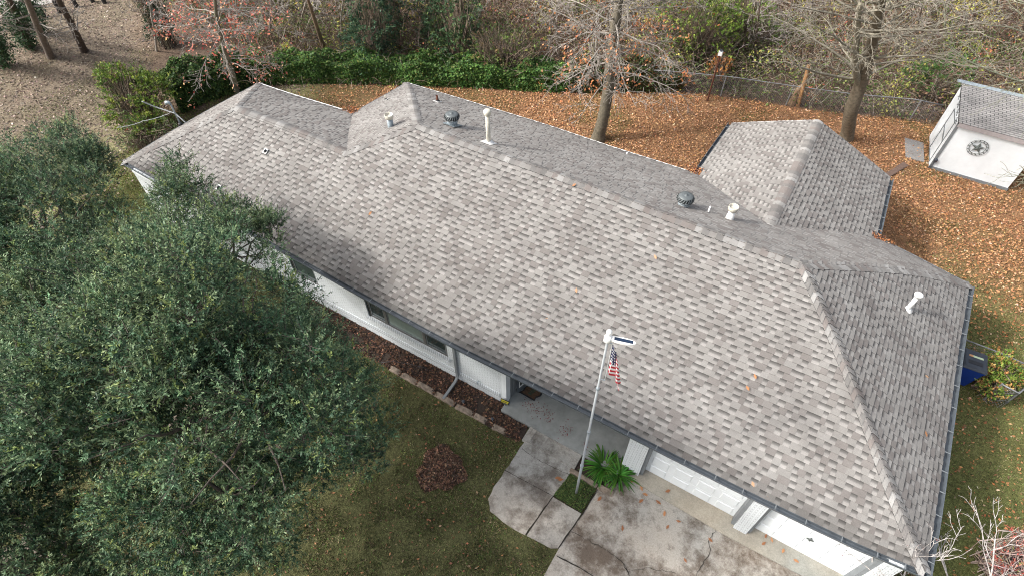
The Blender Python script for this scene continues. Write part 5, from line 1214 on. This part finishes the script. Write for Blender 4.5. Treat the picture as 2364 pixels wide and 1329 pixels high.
# ---- ivy hedge over the fence
HC = [(.065, .145, .035), (.10, .20, .045), (.04, .085, .025), (.16, .25, .065), (.20, .22, .06)]; HW = [4, 4, 3, 2, .8]
def hedge(name, pts, h, th, n, leaf, cols, wts, lab, cat, twigs=0, sag=.25, seed=0):
    P_ = np.array(pts); dd = np.r_[0, np.cumsum(np.linalg.norm(np.diff(P_, axis=0), axis=1))]
    root = empty(name, (*P_[0], GZ), lab, cat); s_ = RNG.random(n)*dd[-1]; x = np.interp(s_, dd, P_[:, 0]); y = np.interp(s_, dd, P_[:, 1])
    tx = np.interp(s_+.1, dd, P_[:, 0])-np.interp(s_-.1, dd, P_[:, 0]); ty = np.interp(s_+.1, dd, P_[:, 1])-np.interp(s_-.1, dd, P_[:, 1]); l_ = np.hypot(tx, ty)+1e-9; nx, ny = ty/l_, -tx/l_
    hh = h*(.78+.45*fbm(s_, s_*0, .8, seed)+.12*np.sin(s_*2.1)); a = RNG.random(n)*math.pi*1.0; lump = .75+.5*vn(s_, a*2, 1.6, seed+4)
    rr = lump*(1-np.abs(RNG.normal(0, .10, n)))
    off = np.cos(a)*th*rr; z = GZ+hh*np.sin(a)**.5*rr*.92; side = RNG.random(n) < .45
    z = np.where(side, GZ+RNG.random(n)*hh*.8, z); off = np.where(side, th*(.80+.3*lump)*RNG.uniform(.75, 1., n)*.9, off)
    c = np.stack([x+nx*off, y+ny*off, z], 1)
    d = unit(np.stack([nx*np.cos(a), ny*np.cos(a), -.35+0*nx], 1)+RNG.normal(0, .6, (n, 3))); sz = leaf*RNG.uniform(.6, 1.4, n)
    V_, F_ = leaf_quads(c, d, np.stack([nx*np.cos(a), ny*np.cos(a), np.sin(a)+.6], 1)+RNG.normal(0, .5, (n, 3)), sz, sz*.75)
    patch = smooth(.35, .65, fbm(c[:, 0], c[:, 1]+c[:, 2], .9, seed+11))[:, None]
    col = pal(n, cols, wts, .2)*(.75+.5*patch)
    np_mesh('foliage', V_, F_, np.clip(col, 0, 1), M['leaf'], root)
    if twigs:
        s_ = RNG.random(twigs)*dd[-1]; x = np.interp(s_, dd, P_[:, 0]); y = np.interp(s_, dd, P_[:, 1]); o_ = RNG.normal(0, th*.5, twigs); a = np.stack([x+o_, y+o_*.3, GZ+RNG.random(twigs)*h], 1); b = a+rdir(twigs)*[.5, .5, .35]*RNG.uniform(.5, 1.3, (twigs, 1))
        seg_mesh('stems', a, b, [.011]*twigs, [.006]*twigs, pal(twigs, [(.17, .13, .10), (.26, .22, .18)], [1, 1]), M['bark'], root)
    return root
def fen(a, b, off=0): 
    X = np.linspace(a, b, 24); return np.stack([X, np.interp(X, FEN[:, 0], FEN[:, 1])+off], 1)
xh = lambda px, py: at(px, py, GZ)
hp_ = [xh(*p)[:2] for p in ((560, 198), (640, 190), (760, 188), (900, 192), (1020, 196), (1120, 200), (1200, 205), (1300, 210))]
hedge('ivy_hedge', [(p[0], p[1]+.55) for p in hp_], 1.5, .75, 70000, .11, HC, HW, 'long bright green ivy covered fence behind the garden', 'hedge', 300, seed=2)
hp2 = [xh(*p)[:2] for p in ((385, 262), (430, 240), (500, 214), (560, 200))]
hedge('ivy_hedge', [(p[0], p[1]+.5) for p in hp2], 1.9, .8, 22000, .12, [(.05, .10, .03), (.09, .15, .04), (.03, .06, .02), (.20, .24, .07)], [4, 3, 4, 1], 'darker stretch of ivy hedge between the yellow green bush and the red-leaved tree', 'hedge', 200, seed=6)
hp3 = [xh(*p)[:2] for p in ((1300, 212), (1400, 212), (1500, 212), (1560, 212))]
hedge('vine_hedge', [(p[0], p[1]+.5) for p in hp3], 1.5, .6, 14000, .12, [(.06, .10, .03), (.12, .15, .05), (.10, .07, .04), (.25, .12, .05)], [4, 2, 3, 1], 'thinner tangled vines on the fence behind the broad bare oak', 'hedge', 900, seed=9)

# ---- shrubs
def shrub(name, lobes, leaf, cols, wts, lab, cat='shrub', dens=40, per=7, twigs=200, tw_col=(.20, .16, .12), shoot=.22, inner=.35, ar=.55):
    c0 = np.mean([l[0] for l in lobes], 0); root = empty(name, (c0[0], c0[1], GZ), lab, cat)
    lobes_crown('foliage', lobes, dens, leaf, cols, wts, root, per=per, shoot=shoot, upb=.1, ar=ar, rough=.22, inner=inner)
    A, B = [], []
    for l in lobes:
        c = np.array(l[0]); n = max(8, int(twigs/len(lobes))); st = np.array([c0[0], c0[1], GZ])+RNG.normal(0, .25, (n, 3))*[1, 1, 0]; e = c+rdir(n)*l[1]*RNG.uniform(.4, 1.12, (n, 1)); m_ = st*.35+e*.65+RNG.normal(0, .2, (n, 3))
        A += list(st)+list(m_); B += list(m_)+list(e)
    seg_mesh('stems', A, B, [.018]*len(A), [.01]*len(A), pal(len(A), [tw_col], [1], .25), M['bark'], root); return root
YG = [(.17, .25, .04), (.11, .18, .035), (.26, .30, .06), (.07, .11, .03), (.14, .10, .06)]
shrub('vine_covered_bush', [L3(300, 205, 1.9, 1.05), L3(265, 175, 2.3, .7), L3(345, 215, 1.6, 1.0), L3(290, 260, 1.0, .9), L3(240, 170, 2.2, .35), L3(340, 290, .8, .8)], .13, YG, [4, 4, 3, 4, 2], 'rounded yellow green vine covered bush left of the roof mast', dens=95, twigs=700)
shrub('flowering_bush', [L3(330, 300, .7, .8), L3(385, 300, .8, .55), L3(300, 320, .5, .6)], .10, [(.10, .14, .06), (.06, .09, .035), (.14, .19, .07), (.40, .06, .06)], [4, 4, 3, .25], 'low grey green bush with a few red flowers under the thin cable', dens=34, twigs=300)
GG = [(.040, .085, .045), (.065, .125, .065), (.028, .06, .035), (.09, .15, .07)]
def evergreen(px, py, h, r, lab, cols=GG, wts=(4, 4, 3, 2), leaf=.15, n=9, seed=0, squash=1):
    b = at(px, py, GZ); rr = random.Random(seed); lob = []
    for i in range(n):
        t = i/(n-1); z = .6+t*(h-.6); w_ = r*(1-.55*t)*rr.uniform(.75, 1.1); lob.append(((b[0]+rr.gauss(0, r*.35), b[1]+rr.gauss(0, r*.25), z), w_, 1.0))
    return shrub('evergreen_tree', lob, leaf, cols, list(wts), lab, 'tree', 20, 8, 200, shoot=.3)
evergreen(868, 150, 4.6, 1.5, 'dark bluish green evergreen behind the middle of the ivy hedge', seed=1)
evergreen(1060, 150, 5.2, 1.5, 'tall green evergreen wrapped in vines just left of the broad bare oak', [(.05, .10, .045), (.08, .14, .06), (.03, .065, .03), (.13, .18, .06)], seed=2)
evergreen(1005, 120, 4.5, 1.0, 'slim dark evergreen behind the vine wrapped evergreen', seed=9)
evergreen(905, 110, 4.2, 1.1, 'smaller evergreen just right of the dark bluish one', seed=10)
evergreen(395, 105, 4.8, .9, 'dark narrow evergreen behind the red-leaved tree', [(.03, .06, .03), (.05, .08, .04), (.02, .04, .02)], (4, 3, 3), seed=3)
shrub('yellow_shrub', [L3(664, 122, .6, .5)], .12, [(.42, .42, .08), (.30, .34, .08)], [1, 1], 'small bright yellow shrub behind the ivy hedge', dens=30, twigs=40)
VG = [(.20, .28, .05), (.13, .20, .04), (.30, .33, .08), (.08, .11, .03)]
shrub('vine_mass', [L3(1630, 70, 1.8, 1.8), L3(1590, 30, 3.0, 1.6), L3(1680, 40, 2.0, 1.5), L3(1570, 110, 1.0, 1.0)], .17, VG, [4, 4, 2, 3], 'yellow green vines heaped over brush right of the broad bare oak', dens=14, twigs=600)
shrub('vine_mass', [L3(1730, 20, 2.6, 1.5), L3(1760, 80, 1.0, 1.2), L3(1700, 90, .8, 1.0)], .17, [(.14, .22, .045), (.09, .14, .035), (.2, .25, .07)], [4, 4, 1], 'mid green vines near the top edge behind the rusty pole', dens=11, twigs=500)
shrub('vine_mass', [L3(1190, 120, 1.4, 1.3), L3(1130, 110, 1.6, 1.2)], .15, [(.12, .17, .045), (.09, .12, .04), (.16, .12, .06), (.22, .24, .07)], [4, 3, 3, 1], 'olive tangle of vines left of the broad bare oak trunk', dens=14, twigs=600)
shrub('green_shrub', [L3(2170, 190, 1.0, 1.2), L3(2120, 185, .8, .9), L3(2200, 160, 1.4, .9)], .15, [(.06, .13, .035), (.10, .19, .04), (.04, .08, .025)], [4, 2, 3], 'dark green shrub behind the white shed roof end', dens=18, twigs=120)
shrub('orange_shrub', [L3(1658, 162, .9, .6), L3(1668, 140, 1.2, .4)], .14, [(.40, .19, .06), (.28, .12, .05)], [2, 1], 'rust orange leafed shrub right of the rusty pole', dens=26, twigs=120)
shrub('side_bush', [L3(2305, 850, .7, .50), L3(2285, 872, .5, .42), L3(2328, 868, .6, .46), L3(2305, 822, .5, .36), L3(2290, 895, .4, .35)], .10, [(.15, .24, .04), (.42, .22, .08), (.24, .30, .06), (.08, .14, .03), (.5, .38, .14)], [4, 3.5, 3, 3, 1.5], 'green and orange leaved bush beside the blue bin', dens=150, twigs=200, shoot=.16)
shrub('red_bush', [L3(2345, 1290, .8, .48), L3(2372, 1250, .8, .42), L3(2330, 1330, .7, .45)], .075, [(.45, .10, .08), (.52, .22, .17), (.30, .07, .05), (.30, .30, .08)], [4, 3, 2, 1], 'bright red leaved bush in the bottom right corner', dens=60, twigs=300, tw_col=(.4, .32, .28), ar=.35)
shrub('corner_shrub', [L3(2075, 1330, .35, .35), L3(2040, 1345, .35, .35)], .07, [(.10, .12, .04), (.2, .08, .05), (.06, .07, .03)], [3, 1, 2], 'low leafy plant under the garage corner gutter', dens=70, twigs=120)

# ---- bare trees
PALE = (.27, .245, .215); PB = (.24, .21, .18)
def oak_bare():
    b = Vector(at(1380, 322, GZ)); root = empty('broad_bare_oak', b, 'broad bare oak with drooping pale twigs and a few orange leaves behind the roof', 'tree'); H_ = 10.5
    def axis(h): return b+Vector((.10*math.sin(h*.8)+.02*h, .05*h, h))
    pts = [axis(h) for h in (-.2, .3, 1.2, 2.5, 4, 5.5, 7, 8.5, H_)]
    trunk_tube('trunk', pts, [.42, .31, .27, .255, .24, .21, .17, .12, .06], (.13, .115, .085), root)
    g = Grow(4); R_ = random.Random(12)
    P = [dict(n=7, wig=.13, grav=-.075, kids=9, kang=.75, klen=.50, krad=.5, start=.2, rmin=.012),
         dict(n=6, wig=.16, grav=-.05, kids=7, kang=.7, klen=.55, krad=.55, start=.15, rmin=.008), dict(n=5, wig=.2, grav=-.04, kids=0, kang=.6, klen=.5, krad=.6)]
    for i in range(46):
        h = 3.6+i/46*5.8+R_.uniform(-.2, .2); a = i*2.4+R_.uniform(-.3, .3); up_ = .15+.5*(h-3)/6
        g.branch(axis(h), (math.cos(a), math.sin(a), up_), R_.uniform(2.7, 4.2)*(1-.25*(h-3)/6.5), .045, 0, P)
    g.mesh('branches', PALE, M['bark'], root, n=4, rmin=.0075)
    tips = [t[0] for t in g.tips if t[2] >= 1 and t[0][2] < 6.2 and random.random() < .10]
    leaf_puffs('dead_leaves', tips, 7, .13, .15, [(.50, .22, .10), (.38, .15, .06), (.58, .32, .2)], [3, 3, 1], root, 'litter')
oak_bare()
def bare_b():
    b = Vector(at(1950, 322, GZ)); root = empty('bare_tree', b, 'tall bare tree with a leaning trunk forking behind the rear wing roof', 'tree')
    def hpt(px, py, h):   # a point at height h above ground seen at this pixel
        return Vector(at(px, py, GZ+h))
    h1 = zz_at(1985, 205, b); pts = [b-Vector((0, 0, .2)), b+Vector((0, 0, .3)), hpt(1965, 255, 1.9), hpt(1985, 200, 3.2), hpt(2000, 150, 4.5), hpt(2018, 80, 6.4), hpt(2035, 0, 8.2), hpt(2050, -80, 9.8)]
    trunk_tube('trunk', pts, [.42, .31, .29, .27, .25, .2, .15, .08], (.15, .125, .09), root)
    f2 = [pts[3], hpt(1975, 160, 4.4), hpt(1978, 90, 6.2), hpt(1985, 10, 8.0)]
    trunk_tube('second_stem', f2, [.16, .13, .11, .07], (.22, .20, .15), root)
    g = Grow(8); R_ = random.Random(3)
    P = [dict(n=9, wig=.11, grav=.0, kids=9, kang=.75, klen=.42, krad=.5, start=.2, rmin=.012), dict(n=6, wig=.17, grav=-.01, kids=6, kang=.7, klen=.5, krad=.55, start=.15, rmin=.008), dict(n=5, wig=.2, grav=0, kids=0, kang=.6, klen=.5, krad=.6)]
    for st, i0 in ((pts, 3), (f2, 1)):
        for i in range(20 if st is pts else 11):
            t = R_.uniform(i0, len(st)-1.01); k_ = int(t); p = st[k_].lerp(st[k_+1], t-k_); a = i*2.4+R_.uniform(-.4, .4)
            g.branch(p, (math.cos(a), math.sin(a), R_.uniform(.05, .6)), R_.uniform(2.8, 4.8), .050, 0, P)
    # the long low limbs seen in front of the brush
    for tgt in ((hpt(1720, 165, 4.3)), (hpt(2190, 60, 5.5)), (hpt(1820, 60, 6))):
        p = pts[3].lerp(pts[4], .4); g.branch(p, tgt-p, (tgt-p).length, .075, 0, P)
    g.mesh('branches', (.235, .215, .17), M['bark'], root, n=4, rmin=.0075)
bare_b()
def bare_c():
    b = Vector(at(2520, 420, GZ)); root = empty('lichened_tree', b, 'bare tree with greenish lichened branches reaching over the shed roof from the right edge', 'tree')
    trunk_tube('trunk', [b-Vector((0, 0, .2)), b+Vector((0, 0, 3)), b+Vector((-.3, .2, 7))], [.35, .25, .12], (.2, .2, .15), root)
    g = Grow(21); R_ = random.Random(5)
    P = [dict(n=10, wig=.10, grav=-.03, kids=8, kang=.7, klen=.36, krad=.5, start=.25, rmin=.012), dict(n=6, wig=.17, grav=-.05, kids=5, kang=.7, klen=.5, krad=.55, start=.15, rmin=.008), dict(n=5, wig=.22, grav=-.03, kids=0, kang=.6, klen=.5, krad=.6)]
    for tgt, h in ((at(2180, 215, 5.6), 3.4), (at(2230, 120, 6.5), 4.2), (at(2300, 40, 7), 4.5), (at(2130, 60, 7), 5), (at(2330, 380, 4.5), 3), (at(2330, 480, 3.2), 2.6)):
        p = b+Vector((-.1, 0, h)); d = Vector(tgt)-p; g.branch(p, d+Vector((0, 0, d.length*.12)), d.length, .065, 0, P)
    g.mesh('branches', (.25, .255, .185), M['bark'], root, n=4, rmin=.0075)
bare_c()
def red_tree():
    b = Vector(at(549, 214, GZ)); root = empty('red_leaved_tree', b, 'slender tree with sparse pink and red leaves behind the left end of the roof', 'tree')
    def hpt(px, py, h): return Vector(at(px, py, GZ+h))
    pts = [b-Vector((0, 0, .2)), b+Vector((0, 0, .2)), hpt(530, 150, 2.1), hpt(512, 95, 3.9), hpt(500, 40, 5.6), hpt(495, -20, 7.4)]
    trunk_tube('trunk', pts, [.2, .15, .13, .11, .08, .05], (.16, .15, .11), root)
    g = Grow(31); R_ = random.Random(6)
    P = [dict(n=8, wig=.13, grav=-.03, kids=8, kang=.7, klen=.45, krad=.5, start=.2, rmin=.012), dict(n=5, wig=.17, grav=-.03, kids=6, kang=.7, klen=.5, krad=.55, start=.15, rmin=.008), dict(n=4, wig=.2, grav=0, kids=0, kang=.6, klen=.5, krad=.6)]
    for i in range(26):
        t = R_.uniform(2.1, 4.9); k_ = int(t); p = pts[k_].lerp(pts[k_+1], t-k_); a = i*2.4; g.branch(p, (math.cos(a), math.sin(a), R_.uniform(-.15, .5)), R_.uniform(1.7, 2.9), .03, 0, P)
    g.mesh('branches', (.28, .255, .225), M['bark'], root, n=4, rmin=.0075)
    tips = [t[0] for t in g.tips if t[2] >= 1 and random.random() < .2]
    leaf_puffs('leaves', tips, 4, .14, .13, [(.55, .17, .12), (.62, .28, .2), (.42, .09, .07), (.62, .38, .18)], [3, 3, 2, 1], root, 'litter')
red_tree()
def stem_tree(name, basepx, toppx, h, r, col, lab, kids=14, ln=1.6, seed=1, ivy=None, group=None, puffs=None):
    b = Vector(at(*basepx, GZ)); root = empty(name, b, lab, 'tree', group); R_ = random.Random(seed); t_ = Vector(at(*toppx, GZ+h))
    m_ = b.lerp(t_, .5)+Vector((R_.gauss(0, .1), R_.gauss(0, .1), 0)); pts = [b-Vector((0, 0, .2)), b+(t_-b)*.05, m_, t_, t_+(t_-b)*.35]
    trunk_tube('trunk', pts, [r*1.6, r*1.05, r*.85, r*.65, r*.3], col, root, 9)
    g = Grow(seed); P = [dict(n=6, wig=.14, grav=.02, kids=6, kang=.7, klen=.5, krad=.5, start=.2, rmin=.01), dict(n=5, wig=.2, grav=0, kids=4, kang=.7, klen=.5, krad=.6, rmin=.008), dict(n=3, wig=.2, grav=0, kids=0, kang=.6, klen=.5, krad=.6)]
    for i in range(kids):
        t = R_.uniform(1.6, 3.95); k_ = int(t); p = pts[k_].lerp(pts[k_+1], t-k_); a = i*2.4; g.branch(p, (math.cos(a), math.sin(a), R_.uniform(.1, .8)), ln*R_.uniform(.6, 1.2), max(.02, r*.25), 0, P)
    if kids: g.mesh('branches', (.30, .27, .24), M['bark'], root, n=3, rmin=.011)
    if ivy: leaf_puffs('ivy', [tuple(pts[1].lerp(pts[3], R_.random())) for _ in range(ivy)], 8, .28, .15, [(.025, .055, .025), (.04, .08, .03), (.06, .10, .05)], [3, 2, 1], root)
    if puffs: leaf_puffs('leaves', [t[0] for t in g.tips if R_.random() < puffs[0]], 4, .15, .15, puffs[1], [1]*len(puffs[1]), root, 'litter')
stem_tree('bare_tree', (195, 118), (135, 0), 4.6, .20, (.085, .065, .055), 'dark straight trunk standing on the open ground at the upper left', 10, 2.2, 41)
stem_tree('bare_tree', (118, 132), (62, 0), 4.8, .20, (.17, .14, .12), 'paler leaning trunk left of the dark straight one at the upper left', 14, 2.4, 42)
stem_tree('ivy_clad_tree', (66, 108), (25, 10), 4.0, .24, (.09, .07, .055), 'ivy clad trunk nearest the top left corner', 6, 2.0, 43, 420)
stem_tree('ivy_clad_tree', (92, 75), (60, 0), 3.2, .18, (.08, .065, .05), 'dark ivy clad trunk behind the leaning pale trunk', 4, 1.6, 44, 260)
stem_tree('ivy_clad_tree', (8, 150), (-30, 60), 3.5, .2, (.08, .065, .05), 'dark leafy trunk cut by the left edge near the top', 4, 1.6, 45, 420)
stem_tree('bare_tree', (751, 122), (716, 15), 4.0, .13, (.20, .145, .10), 'thin brown trunk leaning in the brush behind the hedge', 8, 1.6, 46)
stem_tree('bare_tree', (362, 118), (350, 40), 3.0, .06, (.36, .33, .29), 'pale slender bare sapling left of the red-leaved tree', 10, 1.2, 47)
sap = [(480, 60), (560, 100), (620, 90), (690, 70), (790, 90), (835, 70), (945, 80), (1110, 60), (1230, 70), (1480, 90), (1540, 60), (1800, 120), (1870, 60), (1740, 130), (2100, 120), (2240, 100), (2300, 60), (450, 20), (640, 30), (1290, 120), (1330, 60), (2080, 40), (1650, 20), (720, 50), (980, 40)]
for i, (a, b) in enumerate(sap):
    leafy = [(.25, [(.62, .25, .15), (.5, .12, .08)])] if i in (0, 1, 17) else [(.3, [(.30, .28, .07), (.42, .36, .10)])] if i % 3 == 0 else [None]
    stem_tree('bare_sapling', (a, b), (a+random.uniform(-20, 30), b-95), 3.4, .05, random.choice([(.30, .26, .22), (.20, .15, .12), (.36, .33, .28)]), 'thin bare sapling standing in the brown brush beyond the fence', 15, 1.5, 60+i, None, 'saplings in the brush beyond the fence', leafy[0])

# ---- crape myrtle stems, bottom right
def myrtle(bpx, hpx, h, lab, seed, spread=.55, r=.03):
    b = Vector(at(*bpx, GZ)); root = empty('crape_myrtle', b, lab, 'tree'); top = Vector(at(*hpx, GZ+h)); g = Grow(seed)
    P = [dict(n=6, wig=.07, grav=.05, kids=4, kang=.6, klen=.75, krad=.7, start=.5, rmin=.010, taper=.45), dict(n=6, wig=.10, grav=.05, kids=4, kang=.6, klen=.6, krad=.62, start=.25, rmin=.007, taper=.6), dict(n=5, wig=.12, grav=.05, kids=3, kang=.55, klen=.5, krad=.6, start=.2, rmin=.006), dict(n=4, wig=.15, grav=.03, kids=0, kang=.6, klen=.5, krad=.6)]
    d = top-b; g.branch(b, d, d.length, r, 0, P); g.mesh('branches', (.44, .41, .39), M['bark'], root, n=5, rmin=.0045)
    tips = [t[0] for t in g.tips if t[2] >= 2 and random.random() < .2]
    leaf_puffs('seed_pods', tips, 2, .03, .03, [(.10, .02, .025), (.2, .05, .05)], [1, 1], root, 'litter', ar=.8)
myrtle((2225, 1440), (2200, 1262), 2.2, 'pale bare crape myrtle stem just right of the house corner', 5)
myrtle((2285, 1440), (2268, 1230), 2.5, 'taller pale bare crape myrtle stem nearest the red bush', 7)
myrtle((2070, 1420), (2115, 1275), 2.5, 'pale bare crape myrtle stem reaching over the corner of the gutter', 11, r=.03)
myrtle((2010, 1430), (2020, 1290), 2.3, 'thin bare crape myrtle stem in front of the corner garage door', 13, r=.022)

# ---- underbrush
def brush():
    n = 26000; x = RNG.uniform(-14, 44, n*2); y = RNG.uniform(9, 52, n*2); f = zones(x, y)[3]; p = prj(np.stack([x, y, np.full_like(x, GZ)], 1))
    k_ = (RNG.random(n*2) < f) & (p[:, 1] > -170) & (p[:, 1] < 330) & (p[:, 0] > 330) & (p[:, 0] < 2500) & ((x > -3.5) | (y > 12)); x, y = x[k_][:n], y[k_][:n]; n = len(x)
    hmax = .4+1.9*fbm(x, y, .33, 51)**1.3*1.6; dist = np.clip((y-fence_y(x))/2, .25, 1); hmax = hmax*np.where(x > -3, dist, 1)
    st = np.stack([x, y, GZ+RNG.random(n)*hmax*.8], 1); A, B, C_, ra = [], [], [], []
    d = rdir(n)*[1, 1, .6]+[0, 0, .55]; cols = pal(n, [(.22, .165, .13), (.30, .25, .20), (.14, .10, .08), (.40, .35, .30), (.20, .18, .11)], [5, 4, 4, 2, 2], .2)
    q = st
    for i in range(4):
        q2 = q+d*RNG.uniform(.18, .36, (n, 1)); A.append(q); B.append(q2); ra.append(np.full(n, .016-.003*i)); C_.append(cols); q = q2; d = unit(d+RNG.normal(0, .25, (n, 3))+[0, 0, -.28])
    o = seg_mesh('underbrush', np.concatenate(A), np.concatenate(B), np.concatenate(ra), np.concatenate(ra)*.8, np.concatenate(C_), M['bark'])
    tag(o, 'dense tangle of bare brown brush beyond the fence', 'underbrush', kind='stuff')
    m_ = 170000; i = RNG.integers(0, n, m_); c = st[i]+RNG.normal(0, .3, (m_, 3))*[1, 1, .7]+[0, 0, .1]; c[:, 2] = np.maximum(c[:, 2], GZ+.02)
    g = smooth(.40, .54, fbm(c[:, 0], c[:, 1], .28, 77))*smooth(.3, .6, c[:, 2]-GZ+.4); yel = smooth(.62, .72, fbm(c[:, 0], c[:, 1], .6, 88))
    rd = smooth(.66, .74, fbm(c[:, 0], c[:, 1], .5, 99))
    brown = pal(m_, [(.20, .13, .08), (.13, .085, .06), (.30, .20, .13), (.16, .15, .07)], [4, 4, 2, 2]); green = pal(m_, [(.12, .17, .05), (.08, .12, .04), (.20, .22, .07)], [3, 3, 1]); yl = pal(m_, [(.40, .38, .10), (.25, .28, .07)], [1, 1]); rr = pal(m_, [(.50, .16, .10), (.45, .24, .1)], [1, 1])
    pick = RNG.random(m_); col = np.where((pick < g*.8)[:, None], green, brown); col = np.where((RNG.random(m_) < yel*.7+.03)[:, None], yl, col); col = np.where((RNG.random(m_) < rd*.35)[:, None], rr, col)
    s_ = .13*RNG.uniform(.6, 1.4, m_); V_, F_ = leaf_quads(c, rdir(m_), rdir(m_)+[0, 0, 1], s_, s_*.6)
    o = np_mesh('brush_leaves', V_, F_, np.clip(col, 0, 1), M['litter']); tag(o, 'mixed brown green and yellow leaves caught in the brush beyond the fence', 'leaves', kind='stuff')
brush()
# weeds along the house side and left lawn
x, y = scatter_mask(60000, -9, 3, -1, 9, lambda x, y: ((x < .2) & (x > -4.5-.2*y))*smooth(.3, .5, fbm(x, y, .8, 61)))
blades('left_weeds', x, y, gh(x, y), .10, [(.15, .20, .05), (.20, .21, .07), (.10, .14, .04), (.24, .16, .08)], [4, 3, 3, 2], 'yellow green weeds along the left end wall')
